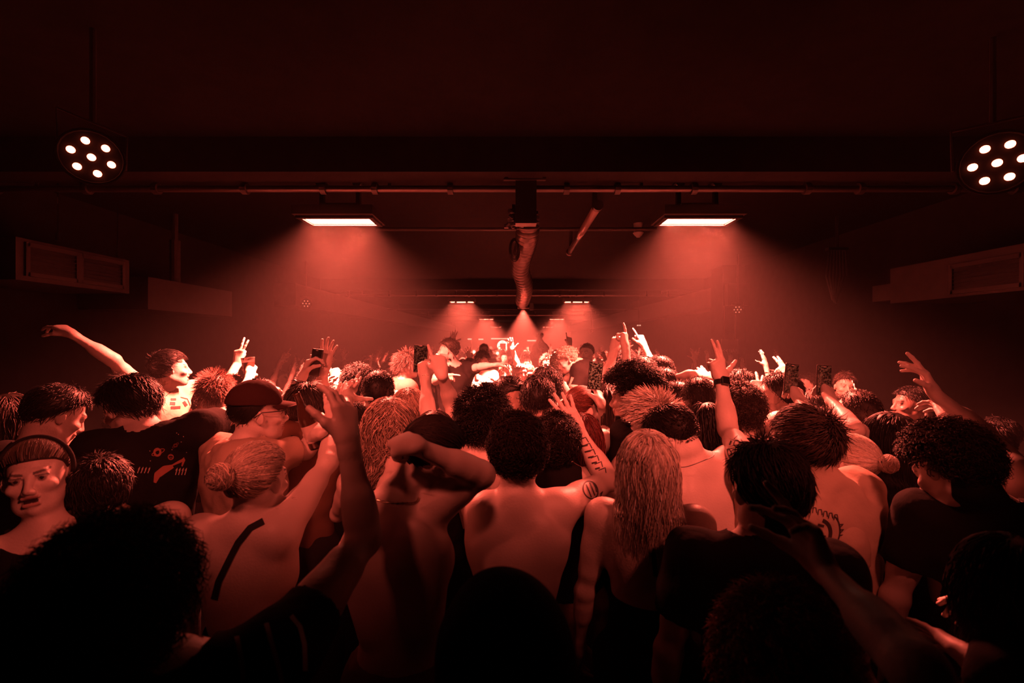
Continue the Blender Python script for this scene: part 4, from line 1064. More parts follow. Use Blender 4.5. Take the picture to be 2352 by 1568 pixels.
# ------------------------------------------------------------------ the people near the camera
LIGHTTAN = (.42, .32, .26); BLK = (.009, .008, .008); CREAM = (.46, .37, .30)
P1 = make_person((1190, 1044, 1.62), face=3, body=2, nk=(1188, 1146, 1.60), L=dict(sh=(1110, 1176, 1.60), e=(1072, 1150, 1), w=(1118, 1045, 1), h=(1152, 985, 1), p='fist', pn=(.6, .7, 0)),
    Rr=dict(sh=(1287, 1166, 1.62), e=(1398, 1105, 1), w=(1328, 990, 1), h=(1283, 905, 1), p='open', pn=(0, 1, .1)), hair='curly', hc='dark', hairp=dict(L=.030, thick=.013, curl=.007, n=2400),
    q=1.25, trousers=(.05, .04, .035), label='shirtless curly-haired person in the centre seen from behind, oval tattoo on raised right arm')
multi_stroke(P1, [(ell(1356, 1125, 16, 21, 26, rot=-25), 3.2), ([(1346, 1112), (1352, 1126), (1358, 1142)], 3), ([(1354, 1108), (1360, 1122), (1366, 1138)], 3.5), ([(1362, 1108), (1368, 1120), (1370, 1130)], 3),
    ([(1378, 1135), (1384, 1128), (1376, 1146), (1386, 1140), (1378, 1154), (1385, 1150)], 2.6)], M['ink'], 'tattoo', 'body', .0008)
multi_stroke(P1, [([(1330 + 9 * k, 1010 + 14 * k), (1345 + 9 * k, 1004 + 14 * k), (1352 + 8 * k, 1016 + 14 * k)], 2.2) for k in range(6)] + [([(1335 + 8 * k, 1025 + 13 * k), (1350 + 7 * k, 1022 + 13 * k)], 4) for k in range(5)], M['ink'], 'tattoo', 'body', .0008)
P2 = make_person((990, 1052, 1.46), face=62, pitch=-28, roll=8, body=14, nk=(905, 1158, 1.40), lean=(-.08, .05, 1), L=dict(sh=(862, 1195, 1.36), e=(885, 1150, 1), w=(905, 1060, 1), h=(930, 1010, 1), p='relaxed'),
    Rr=dict(sh=(945, 1205, 1.42), e=(1108, 1090, -1), w=(950, 1022, -1), h=(890, 1000, 1), p='fist', pn=(.1, .5, -1)), hair='slick', hc='dark', hairp=dict(thick=.008, tie=(0, -.95, .1)), bw=.98, q=1.2, trousers=(.16, .12, .1),
    label='shirtless person left of centre with an arm crossed over their head, sunglasses and necklace')
glasses(P2, 'wrap'); necklace(P2, M['gold'], True, .0042)
P3 = make_person((592, 1106, 1.50), face=42, pitch=-6, body=28, nk=(572, 1198, 1.48), fem=True, L='down', Rr=dict(sh=(648, 1222, 1.46), e=(752, 1065, 1), w=(768, 968, 1), h=(757, 890, 1), p='two', pn=(0, 1, 0)),
    hair='bun', hc='blond', hairp=dict(tie=(-.12, -.92, .05), bunr=.04, thick=.011), q=1.15, bw=1.04, shirt=dict(kind='band', top=-.33, bot=-.52, thick=.01, fold=.001, col=BLK, name='crop_top', loose=0), trousers=BLK,
    label='blonde person with hair in a bun, bare back with a studded black strap, arm raised')
stroke(P3, [(606, 1197), (575, 1212), (548, 1245), (525, 1290), (503, 1335), (493, 1375)], 15, M['blackcloth'], 'strap', 'body', .003)
wristband(P3, 'R', M['gold']); wristband(P3, 'R', M['black'], back=.035, tube=.002)
P4 = make_person((262, 1418, .82), face=25, body=30, nk=(365, 1565, .84), L='down', Rr=dict(sh=(650, 1490, .92), e=(838, 1240, 1), w=(795, 990, 1), h=(783, 868, 1), p='relaxed', pn=(-.8, .5, 0)), hair='afro', hc='black',
    hairp=dict(L=.045, thick=.035, n=2800, rad=.0016), skin='mid', s=1.03, shirt=dict(kind='tee', col=BLK, sleeve=.33, fold=.004), trousers=BLK, label='person at lower left with big dark curls, striped black sleeve and long raised arm')
for a_ in ([(612, 1432), (625, 1480), (640, 1530), (648, 1568)], [(668, 1415), (688, 1440), (698, 1480), (700, 1540)], [(545, 1462), (554, 1500), (560, 1560)]): stroke(P4, a_, 11, M['print_pale'], 'sleeve_stripe', 'shirt', .002)
P5 = make_person((592, 952, 1.95), face=80, body=58, nk=(562, 1030, 1.92), Rr=dict(sh=(548, 1062, 1.80), e=(700, 1035, 1), w=(768, 952, 1), h=(792, 880, 1), p='two', pn=(.2, .8, -.3)), L='bent', hair='crop', hc='dark', hairp=dict(n=200),
    shirt=dict(kind='tee', col=LIGHTTAN, sleeve=.85, fold=.009, loose=.02), q=1.1, beard=.0, label='person in a dark brown baseball cap and sunglasses facing right, tan shirt, arm stretched out')
cap(P5, (.04, .016, .014)); glasses(P5, 'sun')
P6 = make_person((300, 938, 2.05), face=-38, pitch=-22, body=18, nk=(340, 1002, 2.02), L='down', Rr=dict(sh=(462, 985, 2.0), e=(545, 945, 1), w=(610, 905, 1), p='relaxed'), hair='short', hc='black', hairp=dict(thick=.022, L=.05, n=1400),
    shirt=dict(kind='tee', col=BLK, sleeve=.4, fold=.006, neck=.085), s=1.05, trousers=BLK, label='dark-haired person in a black t-shirt printed with planets, looking down left')
multi_stroke(P6, [(ell(362, 1038, 7, 8, 14), 5), (ell(364, 1038, 16, 5, 16, rot=-25), 1.6), (ell(393, 1049, 6, 6, 12), 2), ([(387, 1046), (399, 1046)], 1.5), ([(387, 1051), (399, 1051)], 1.5), (ell(404, 1022, 4, 3, 10), 3), (ell(404, 1022, 9, 2.5, 12, rot=-40), 1.2)], M['print_red'], 'planet_print')
multi_stroke(P6, [([(356, 1108), (362, 1090), (378, 1078), (398, 1070)], [6, 16, 17, 8]), ([(396, 1068), (420, 1056), (424, 1052), (418, 1070)], [3, 6, 6, 3])], M['print_red'], 'comet_print')
multi_stroke(P6, [([(318 + 8 * k, 1078), (322 + 8 * k, 1072), (316 + 8 * k, 1086)], 2) for k in range(4)] + [([(404 + 7 * k, 1080), (408 + 7 * k, 1074), (403 + 7 * k, 1090)], 2) for k in range(4)] +
             [([(x, y), (x + 2, y)], 2) for x, y in ((406, 994), (410, 997), (416, 1014), (344, 1035), (395, 1032), (428, 1038), (345, 1058), (421, 1002))], M['print_pale'], 'star_print')
P7 = make_person((392, 849, 3.1), face=82, pitch=2, body=125, nk=(368, 892, 3.1), mouth=.5, Rr=dict(sh=(322, 895, 3.0), e=(262, 828, -1), w=(160, 764, -1), h=(112, 737, 1), p='relaxed', pn=(0, .2, -1)), L=dict(e=(455, 880, 1), w=(520, 868, 1), p='relaxed'),
    hair='short', hc='black', hairp=dict(comb=(0, .9, 0), thick=.013), shirt=dict(kind='tee', col=CREAM, sleeve=.35, fold=.008, loose=.02), beard=.3, label='grinning person in pale printed t-shirt, arm flung out toward the left wall')
multi_stroke(P7, [([(392, 917), (404, 917)], 5), ([(390, 926), (402, 927)], 7), ([(392, 936), (414, 935)], 6), ([(380, 910), (392, 900)], 1.5), ([(421, 922), (428, 932)], 7), ([(414, 912), (430, 916), (438, 934)], 2)], M['print_dark'], 'shirt_print')
P8 = make_person((88, 1096, 1.52), face=-166, pitch=4, roll=6, body=-175, mouth=.7, nk=(106, 1226, 1.5), fem=True, L='down', Rr='down', hair='slick', hc=(.11, .085, .07), hairp=dict(tie=(0, -.8, .45), thick=.009, n=2600, rad=.0020, hl=.12), q=1.5,
    shirt=dict(kind='tank', col=BLK, top=-.18, neck=.10), label='shouting person at far left facing the camera, black headband and pulled-back hair')
head_band(P8)
P9 = make_person((128, 955, 2.0), face=72, pitch=-28, body=60, L='down', Rr='down', hair='short', hc='black', skin='mid', hairp=dict(thick=.014), shirt=dict(kind='tee', col=BLK), label='dark-haired person in profile at left, behind the shouting woman, face turned down right')
make_person((22, 965, 2.15), face=10, L='down', Rr='down', fem=True, hair='long', hc='brown', shirt=dict(kind='tee', col=BLK), label='person with long straight hair at the left edge of the frame')
P10 = make_person((706, 945, 2.25), face=28, pitch=-18, body=5, nk=(700, 992, 2.2), L=dict(sh=(652, 1003, 2.15), e=(628, 962, 1), w=(698, 862, -1), h=(722, 800, 1), p='grip', pn=(.8, .3, 0)), Rr=dict(e=(770, 1020, -1), w=(735, 992, -1), h=(700, 985, 1), p='fist', pn=(0, .6, -.6)),
    hair='short', hc='brown', hairp=dict(thick=.02, L=.06, comb=(0, .4, -.5), n=1700, rad=.0022), shirt=dict(kind='tee', col=(.20, .11, .08), sleeve=.6), label='person with brown bowl-cut hair, khaki shirt and backpack strap, holding up a phone')
wristband(P10, 'L', M['black'], 'watch_strap', .006, .03)
stroke(P10, [(672, 1000), (668, 1030), (672, 1060)], 9, M['blackcloth'], 'backpack_strap', 'shirt', .006)
bottle(P10.arm['R']['palm'] + V3(-.01, -.02, .03), (-.3, -.2, 1), 'dark glass bottle in the hand beside the brown bowl-cut hair')
phone(P10.arm['L']['palm'] + P10.arm['L']['pn'] * .035 + P10.arm['L']['hd'] * .03, (.12, .1, 1), (-.3, -1, .2), 'dark phone held highest at left, above the wrist with the black watch strap')
make_person((716, 893, 3.0), face=150, pitch=-12, body=170, L='down', Rr=dict(sh=(735, 925, 2.95), e=(737, 905, -1), w=(742, 850, -1), h=(757, 782, 1), p='open', pn=(0, 1, 0)), hair='short', hc='black', hairp=dict(comb=(0, .8, 0), thick=.012), shirt=dict(kind='tee', col=BLK), label='person with a straight dark fringe facing the camera between raised arms')
P12 = make_person((998, 1010, 1.98), face=0, fem=True, L=dict(sh=(962, 1068, 1.95), e=(984, 968, 1), w=(977, 866, 1), h=(972, 800, 1), p='grip', pn=(-.2, 1, 0)), Rr=dict(sh=(1025, 1030, 1.95), e=(1042, 940, 1), w=(1014, 856, -1), h=(997, 785, 1), p='point', pn=(-.3, 1, 0)),
    hair='long', hc='brown', hairp=dict(L=.2, n=600), shirt=dict(kind='tank', col=BLK), label='person holding a phone up with both slim arms raised, mostly hidden behind the crossed-arm person')
wristband(P12, 'R', M['black'], 'hair_tie', .0025, .01); wristband(P12, 'L', M['gold'], 'bracelet', .0015, .0)
phone(W(966, 823, 2.42), (.03, .05, 1), (0, -1, .05), 'large phone filming the stage, held up left of the standing DJ', M['live'])
make_person((893, 985, 2.0), face=-8, fem=True, L='front', Rr='front', hair='long', hc=(.36, .28, .23), hairp=dict(L=.26, curl=.013, wave=.012, thick=.022, n=1300, rad=.0022), shirt=dict(kind='tank', col=BLK), label='person with long curly fair hair seen from behind, left of the crossed-arm person')
make_person((940, 948, 2.35), face=8, fem=True, L='down', Rr='down', hair='bob', hc=(.28, .21, .17), hairp=dict(L=.12), shirt=dict(kind='tee', col=BLK), label='person with straight fair bobbed hair, just behind the long curly hair')
P15 = make_person((1110, 972, 2.1), face=8, nk=(1092, 1035, 2.08), L=dict(sh=(1048, 1050, 2.05), e=(1036, 1012, 1), w=(1066, 955, 1), h=(1092, 912, 1), p='relaxed', pn=(.7, .7, 0)), Rr='down', hair='curly', hc='black', hairp=dict(L=.055, thick=.03, n=2000), label='shirtless person with a round black curly crop, hand raised beside the hair')
P16 = make_person((1170, 917, 2.55), face=118, pitch=-14, body=95, nk=(1150, 968, 2.55), skin='tan', L='down', Rr='down', hair='crop', hc='black', beard=.55, hairp=dict(n=500), q=1.3, shirt=dict(kind='tee', col=BLK, fold=.006), label='person with black crop and goatee looking down, sunglasses pushed up on the head')
glasses(P16, 'sun', up=1)
make_person((1236, 922, 2.45), face=2, L='down', Rr='down', hair='short', hc='black', hairp=dict(thick=.016, L=.03), skin='mid', shirt=dict(kind='tee', col=(.15, .07, .055), sleeve=.7), label='dark-haired person in a brown t-shirt seen from behind in front of the DJ table')
make_person((1256, 893, 2.85), face=-10, L='down', Rr='down', hair='short', hc='black', hairp=dict(thick=.02), skin='mid', shirt=dict(kind='tee', col=BLK), label='dark round head just behind the brown t-shirt, under the lit phone')
P18 = make_person((1277, 1028, 1.95), face=4, nk=(1278, 1090, 1.93), lean=(-.1, 0, 1), L='down', Rr='down', hair='curly', hc='dark', hairp=dict(L=.032, thick=.014), shirt=dict(kind='tank', col=BLK, top=-.12, strap=.11, low=-.02), trousers=(.34, .24, .2), label='curly dark-haired person in a black vest and pale cargo trousers, behind the central back')
make_person((1337, 1010, 2.15), face=5, fem=True, L='down', Rr='down', hair='long', hc='red', hairp=dict(L=.3), shirt=dict(kind='tank', col=BLK), label='person with long deep red hair, behind the raised tattooed forearm')
P20 = make_person((1338, 940, 2.5), face=52, body=20, fem=True, pitch=-6, L=dict(sh=(1322, 985, 2.45), e=(1326, 930, 1), w=(1293, 886, 1), h=(1262, 855, 1), p='claw', pn=(-.2, .5, -.8)), Rr=dict(sh=(1380, 1012, 2.3), e=(1395, 985, 1), w=(1380, 925, -1), h=(1368, 875, 1), p='grip', pn=(-.4, .9, 0)),
    hair='pony', hc=(.13, .04, .03), hairp=dict(tie=(0, -.95, 0), tail=.18), shirt=dict(kind='tank', col=BLK), label='person with a braid and hoop earring facing right, both arms raised, one filming')
hoop(P20, 1, .02); wristband(P20, 'R', M['gold'], back=.012)
phone(W(1367, 862, 2.42), (.1, .05, 1), (-.1, -1, .1), 'phone showing a live picture, held up in front of the leaning DJ', M['live2'])
make_person((1396, 928, 2.6), face=0, fem=True, L='down', Rr='down', hair='pony', hc='brown', hairp=dict(tie=(0, -.8, .5), tail=.34), shirt=dict(kind='tee', col=BLK), label='person with a long straight brown ponytail seen from behind')
make_person((1452, 917, 2.3), face=-72, pitch=-4, nk=(1468, 968, 2.3), L='down', Rr='down', hair='afro', hc='black', skin='tan', hairp=dict(L=.05, thick=.045, n=2200), shirt=dict(kind='tee', col=BLK), label='person in profile facing left with a wide black afro')
P23 = make_person((1487, 972, 2.1), face=-66, pitch=-6, body=-50, nk=(1475, 1035, 2.1), L=dict(sh=(1442, 1078, 2.08), e=(1436, 1085, 1), w=(1428, 1022, -1), h=(1420, 985, 1), p='grip', pn=(.3, 1, 0)), Rr='front', hair='spiky', hc='fair', hairp=dict(L=.06, thick=.014, n=1800, rad=.002, comb=(0, .5, 0)), label='person with bleached spiky hair and black wraparound sunglasses facing left')
glasses(P23, 'wrap'); phone(P23.arm['L']['palm'] + V3(.01, .03, .03), (.1, 0, 1), (0, -1, 0), 'small dark phone held low in front of the bleached-haired person')
P24 = make_person((1548, 1008, 1.86), face=-72, pitch=-38, body=-38, lean=(-.30, .12, 1), nk=(1592, 1068, 1.84), L='down', Rr='front', hair='short', hc='dark', hairp=dict(L=.03, thick=.012, n=1500, fade=True), q=1.15, skin='pale', label='shirtless person leaning forward to the left with a brightly lit back and thin chain')
glasses(P24, 'sun', col=M['white']); necklace(P24, M['metal'], False, .0014)
P25 = make_person((1487, 1078, 1.55), face=-3, fem=True, nk=(1489, 1168, 1.55), L='down', Rr='down', hair='long', hc='fair', hairp=dict(L=.25, n=2600, thick=.016, wave=.005, rad=.002), q=1.15, shirt=dict(kind='band', top=-.29, bot=-.55, thick=.010, fold=.002, col=BLK, name='waistband', loose=0), trousers=BLK, heavy=.0,
    label='person with straight long blonde hair and bare back with black halter ties')
stroke(P25, [(1484, 1185), (1494, 1230), (1502, 1280), (1505, 1320)], [14, 13, 12, 10], M['blackcloth'], 'halter_tie', 'body', .012)
stroke(P25, [(1500, 1185), (1518, 1220), (1540, 1260), (1556, 1275)], [14, 16, 18, 16], M['blackcloth'], 'halter_tie', 'body', .008)
P26 = make_person((1800, 1085, 1.75), face=-10, body=0, L=dict(sh=(1722, 1080, 1.72), e=(1672, 988, 1), w=(1657, 872, 1), h=(1636, 790, 1), p='gun', pn=(-.1, 1, .1)), Rr='down', hair='short', hc='dark', q=1.2, shirt=dict(kind='tee', col=CREAM, sleeve=.28), label='person raising two fingers high, smart watch on the wrist and tattooed upper arm')
watch(P26, 'L')
multi_stroke(P26, [([(1672, 1030), (1676, 1040), (1680, 1052)], [6, 12, 8]), (ell(1692, 1018, 6, 8, 14, rot=20), 2), ([(1686, 1008), (1694, 1000)], 2), ([(1699, 1014), (1706, 1024), (1708, 1030)], 4), ([(1688, 1036), (1690, 1037)], 4), ([(1696, 1034), (1698, 1035)], 4), ([(1690, 1045), (1692, 1046)], 4), ([(1680, 1012), (1676, 1022)], 4)], M['ink'], 'tattoo', 'body', .0008)
P27 = make_person((1762, 1130, 1.28), face=-32, pitch=-4, body=-15, nk=(1745, 1262, 1.27), L='down', Rr='down', hair='short', hc='black', hairp=dict(thick=.016, L=.055, n=1800, comb=(0, -.6, -.2)), shirt=dict(kind='tee', col=BLK), trousers=BLK, label='dark-haired person in black in front of the raised arm wearing the watch')
P28 = make_person((1846, 1018, 1.72), face=-58, pitch=0, body=-42, nk=(1876, 1112, 1.70), lean=(-.08, .1, 1), L='down', Rr='down', hair='short', hc='brown', hairp=dict(thick=.02, L=.06, n=2000, rad=.002, comb=(0, .5, .1)), q=1.15, shirt=dict(kind='tee', col=CREAM, sleeve=.8, fold=.008, loose=.02), label='person with thick brown hair and glasses looking left, cream t-shirt with a round back print')
glasses(P28, 'clear')
multi_stroke(P28, [([(1866 + 12 * k, 1178 + 4 * k), (1868 + 12 * k, 1166 + 4 * k), (1874 + 12 * k, 1166 + 4 * k), (1876 + 12 * k, 1178 + 4 * k)], 2.2) for k in range(5)] + [([(1925 + 2 * k, 1205 + 12 * k), (1936 + k, 1203 + 12 * k), (1928 + k, 1211 + 12 * k)], 2.5) for k in range(6)] +
    [(ell(1898, 1222, 30, 42, 30, -70, 75, rot=10), 3), (ell(1885, 1222, 22, 28, 20, -80, 80), 8), ([(1878, 1204), (1892, 1208)], 6), ([(1882, 1228), (1896, 1232)], 5)], M['print_dark'], 'round_print')
P29 = make_person((1952, 1066, 1.92), face=-68, pitch=-6, body=-40, nk=(1966, 1122, 1.92), fem=True, L='down', Rr='down', hair='bun', hc='fair', hairp=dict(tie=(0, -.97, -.12), bunr=.036), shirt=dict(kind='tee', col=BLK), label='blonde person with a small low bun in profile facing left, black top')
P30 = make_person((2042, 1016, 2.0), face=-56, body=-30, fem=True, L='down', Rr='down', hair='long', hc='black', hairp=dict(L=.4, thick=.014), shirt=dict(kind='tee', col=BLK), label='person with long black hair and a visible ear, right of the blonde bun')
P31 = make_person((2185, 1078, 1.47), face=-52, pitch=-32, body=-30, nk=(2262, 1165, 1.47), L='down', Rr='down', hair='curly', hc='dark', hairp=dict(L=.04, thick=.02, n=2200, curl=.007), shirt=dict(kind='tee', col=BLK, neck=.095), trousers=BLK, label='curly-haired person at right in a black t-shirt, head bowed to the left')
P32 = make_person((2285, 1100, 1.85), face=-40, body=-20, L=dict(sh=(2236, 1120, 1.75), e=(2240, 1040, 1), w=(2182, 968, -1), h=(2135, 912, 1), p='claw', pn=(-.6, .6, -.5)), Rr=dict(sh=(2322, 1085, 1.62), e=(2262, 1000, 1), w=(2146, 902, -1), h=(2100, 815, -1), p='fan', pn=(-.8, .5, -.2)),
    hair='short', hc='black', shirt=dict(kind='tee', col=BLK, sleeve=.3), q=1.1, label='person reaching both bare arms leftward above the bowed curly head at the right')
wristband(P32, 'L', M['metal'], tube=.002, back=.09, r=.033)
P33 = make_person((2340, 1790, .82), face=-20, body=-25, L=dict(sh=(2240, 1800, .74), e=(2110, 1540, -1), w=(1885, 1300, 1), h=(1800, 1120, -1), p='fan', pn=(-.75, -.35, -.55)), Rr='down', hair='short', hc='black', shirt=dict(kind='tee', col=BLK), label='person below the frame at lower right whose long bare forearm reaches up with spread fingers')
P34 = make_person((1798, 1555, .90), face=5, L='down', Rr='down', hair='curly', hc=(.32, .14, .09), hairp=dict(L=.05, thick=.03, n=2400), shirt=dict(kind='tee', col=BLK), trousers=BLK, label='nearest curly reddish-brown head at the bottom, right of centre')
P35 = make_person((1160, 1505, .84), face=0, L='down', Rr='down', hair=None, shirt=dict(kind='hoodie', col=(.012, .01, .01), sleeve=1.8), trousers=BLK, label='nearest person at the bottom centre with a smooth black hood pulled up')
hood(P35)
P36 = make_person((2325, 1375, .98), face=-28, pitch=-10, body=-40, L=dict(sh=(2330, 1560, .9), e=(2345, 1465, 1), w=(2290, 1405, 1), h=(2190, 1372, -1), p='relaxed', pn=(-.2, .2, -1)), Rr='down', hair='bob', hc='dark', hairp=dict(thick=.014, L=.16, n=1800), shirt=dict(kind='tee', col=BLK), fem=True, label='person at the right edge with brown hair and earrings, hand raised below the chin')
hoop(P36, -1, .016)
P37 = make_person((2440, 1640, .86), face=-30, body=-40, L=dict(sh=(2380, 1760, .82), e=(2340, 1640, 1), w=(2240, 1520, -1), h=(2120, 1440, 1), p='open', pn=(-.3, .7, -.6)), Rr='down', hair='short', hc='black', shirt=dict(kind='tee', col=BLK), label='person outside the lower right corner showing one hand with spread fingers')
P38 = make_person((226, 1132, 1.64), face=-8, nk=(252, 1204, 1.62), L='down', Rr='down', hair='short', hc='dark', hairp=dict(thick=.012, L=.035, n=1500), shirt=dict(kind='tank', col=BLK, top=-.05, strap=.09), label='dark brown-haired person with a bare lit shoulder beside the shouting woman')
# ------------------------------------------------------------------ the people in the middle distance
def mid(hd, label, **k): return make_person(hd, label=label, **k)
T_ = lambda c=BLK, **k: dict(kind='tee', col=c, **k)
mid((1605, 922, 2.4), 'person with a neat short brown crop in a black vest seen from behind', face=0, hair='crop', hc='brown', L='down', Rr='down', shirt=dict(kind='tank', col=BLK, top=-.1))
mid((1552, 928, 2.6), 'shaven-sided person in profile facing left with bare shoulders', face=-68, hair='crop', hc='dark', skin='tan', hairp=dict(fade=True), L='down', Rr='down')
P42 = mid((1624, 990, 2.12), 'dark-skinned person with long braids, big earring and bead chain, face turned down left', face=-42, pitch=-24, fem=True, hair='long', hc='black', skin='dark', hairp=dict(rad=.004, n=500, L=.3), L='down', Rr='down', shirt=dict(kind='band', col=BLK, top=-.1, bot=-.5))
hoop(P42, -1, .024); necklace(P42, M['gold'], True, .004)
P43 = mid((1702, 950, 2.3), 'person with tousled curly brown hair right of the raised watch arm, other arm pointing left', face=-15, hair='curly', hc='brown', L=dict(sh=(1690, 985, 2.4), e=(1668, 912, 1), w=(1584, 858, -1), h=(1540, 868, 1), p='point', pn=(0, .2, -1)), Rr='down', shirt=T_())
wristband(P43, 'L', M['gold'], tube=.004, back=.01)
mid((1695, 897, 2.9), 'person in profile facing left with chin lifted, behind the curly brown hair', face=-72, pitch=14, hair='short', hc='black', L=dict(e=(1668, 925, 1), w=(1624, 868, -1), h=(1592, 838, 1), p='claw', pn=(0, 1, 0)), Rr='down', shirt=T_())
P45 = mid((1790, 912, 2.5), 'person in a black lace top in profile facing left, two fingers raised', face=-74, hair='short', hc='dark', hairp=dict(fade=True), L=dict(sh=(1790, 975, 2.35), e=(1772, 975, 1), w=(1743, 905, -1), h=(1733, 855, 1), p='peace', pn=(0, 1, 0)), Rr='down', shirt=dict(kind='tank', col=BLK, top=-.12), beard=.3)
P46 = mid((1885, 1000, 2.25), 'person hidden behind the glasses wearer, holding up a phone in one hand', face=-5, hair='short', hc='brown', L=dict(sh=(1872, 1040, 2.2), e=(1868, 980, -1), w=(1838, 922, 1), h=(1820, 870, 1), p='grip', pn=(-.1, 1, 0)), Rr='down', shirt=T_())
phone(W(1817, 869, 2.3), (.12, .05, 1), (.1, -1, .1), 'phone held up in front of the dark wall, to the right of the two-finger arm', M['live'])
P47 = mid((1965, 952, 2.35), 'person in glasses with head tipped back, seen past the forearm with the narrow phone', face=-50, pitch=14, hair='crop', hc='brown', L=dict(sh=(1992, 1015, 2.15), e=(1962, 985, -1), w=(1908, 918, 1), h=(1892, 865, 1), p='grip', pn=(-.1, 1, 0)), Rr='down', shirt=T_())
glasses(P47, 'clear'); phone(W(1892, 873, 2.25), (.06, .05, 1), (0, -1, .1), 'narrow glinting phone held up rightmost, above a bare forearm', M['live'])
mid((1942, 888, 4.2), 'dim round-faced person in a pale top facing the camera at right', face=168, hair='short', hc='brown', L='down', Rr='down', shirt=T_((.2, .15, .12)), skin='tan')
mid((1855, 942, 2.9), 'person behind the right phone making a gun shape with two fingers', face=-12, hair='short', hc='dark', L=dict(sh=(1842, 970, 2.85), e=(1842, 920, 1), w=(1810, 870, -1), h=(1778, 822, 1), p='gun', pn=(0, 1, 0)), Rr='down', shirt=T_())
mid((1478, 868, 2.9), 'large dark cropped head seen from behind, right of the leaning DJ', face=0, hair='short', hc='black', hairp=dict(thick=.013, L=.02), L='phone', Rr='down', shirt=T_())
mid((1432, 845, 3.8), 'person with curly dark hair facing left, filming with a black phone', face=-45, hair='curly', hc='black', L=dict(e=(1425, 905, -1), w=(1432, 880, 1), h=(1430, 850, 1), p='grip', pn=(0, 1, 0)), Rr='upbent', shirt=T_())
phone(W(1425, 855, 3.2), (.02, 0, 1), (0, -1, 0), 'black phone held upright in front of the curly dark hair facing left', M['screen'])
mid((1395, 862, 4.4), 'short-haired boyish person facing left with a forearm across the chest', face=-125, pitch=-12, hair='crop', hc='brown', L='upbent', Rr='hug')
mid((1510, 862, 3.0), 'person in sunglasses and dark cap facing left, above the afro', face=-70, hair='crop', hc='dark', L='upbent', Rr='down', shirt=T_())
mid((1520, 895, 2.8), 'person in dark clothes with a hand at the mouth, facing left', face=-72, hair='short', hc='dark', L=dict(e=(1545, 960, -1), w=(1537, 915, 1), h=(1525, 890, 1), p='claw', pn=(0, 1, 0)), Rr='down', shirt=T_())
P60 = mid((935, 840, 4.3), 'person in thin glasses and a loose hood, profile facing right', face=74, hair='short', hc='brown', hairp=dict(L=.07, lift=.7), L='down', Rr='down', shirt=dict(kind='hoodie', col=(.30, .12, .10), sleeve=1.7, neck=.09))
glasses(P60, 'clear')
mid((868, 906, 2.5), 'round dark head seen from behind with a black vest, left of the fair bob', face=0, hair='crop', hc='black', hairp=dict(thick=.008), L=dict(sh=(850, 965, 2.45), e=(860, 985, 1), w=(851, 940, 1), h=(852, 900, 1), p='peace', pn=(0, 1, 0)), Rr='down', shirt=dict(kind='tank', col=BLK, top=-.1))
mid((822, 890, 3.0), 'dark curly head behind, between the raised pale fingers and the round dark head', face=5, hair='curly', hc='black', L='down', Rr='down', shirt=T_())
mid((532, 905, 3.1), 'person behind the cap raising a V sign, forearm leaning left', face=5, hair='short', hc='ginger', L=dict(sh=(520, 945, 3.1), e=(512, 900, 1), w=(546, 832, 1), h=(553, 778, 1), p='peace', pn=(0, 1, 0)), Rr='down', shirt=T_())
P62 = mid((600, 925, 2.7), 'person hidden behind the cap, holding up a clear cup in a bent fist', face=0, hair='short', hc='black', L=dict(sh=(560, 975, 2.65), e=(562, 908, 1), w=(574, 862, 1), h=(583, 820, 1), p='grip', pn=(-.8, .5, 0)), Rr='down', shirt=T_())
cup(P62.arm['L']['palm'] + P62.arm['L']['pn'] * .02 - UP * .03, (-.1, 0, 1), 'clear cup glinting in the fist just above the brown cap')
mid((800, 975, 2.35), 'person hidden behind the dark raised hand, two pale fingers pointing up right', face=5, hair='short', hc='dark', L=dict(sh=(775, 1010, 2.3), e=(758, 960, 1), w=(748, 905, 1), h=(745, 868, 1), p='relaxed', pn=(.5, .8, 0)), Rr=dict(sh=(815, 1010, 2.2), e=(800, 985, -1), w=(798, 915, 1), h=(815, 862, 1), p='gun', pn=(.6, -.6, 0)), shirt=T_())
mid((770, 935, 2.75), 'person whose ringed fist points up beside the straight fringe', face=0, hair='short', hc='dark', Rr=dict(sh=(785, 965, 2.6), e=(778, 920, 1), w=(772, 872, 1), h=(764, 830, 1), p='point', pn=(0, 1, 0)), L='down', shirt=T_())
mid((492, 905, 2.9), 'person with fluffy reddish hair left of the cap', face=0, hair='spiky', hc='ginger', L='down', Rr='down', shirt=T_())
mid((2090, 930, 3.3), 'dim person with a bag strap across the chest, below the reaching hands at right', face=-120, hair='short', hc='black', L='down', Rr='down', shirt=dict(kind='tank', col=BLK), skin='dark')
# ------------------------------------------------------------------ around the table
D1 = mid((1030, 806, 5.0), 'standing DJ in black t-shirt with pale chest mark, arm stretched out over the decks', face=-80, body=-165, nk=(1043, 840, 5.05), hair='short', hc='brown', hairp=dict(fade=True, thick=.014), beard=.6, floor=.32, s=1.02, bw=1.08,
    L=dict(sh=(1078, 848, 5.1), e=(1104, 842, -1), w=(1140, 838, -1), h=(1165, 832, 1), p='claw', pn=(0, 0, -1)), Rr=dict(sh=(1010, 852, 4.9), e=(1000, 875, -1), w=(1020, 862, -1), h=(1050, 860, -1), p='point', pn=(0, 0, -1)), shirt=dict(kind='tee', col=BLK, sleeve=.6, fold=.008, loose=.02))
multi_stroke(D1, [(ell(1033, 834, 7, 2.5, 14), 1.0), ([(1027, 834), (1039, 834)], 1.6)], M['print_pale'], 'chest_emblem', 'shirt', .006); necklace(D1, M['gold'], False, .004)
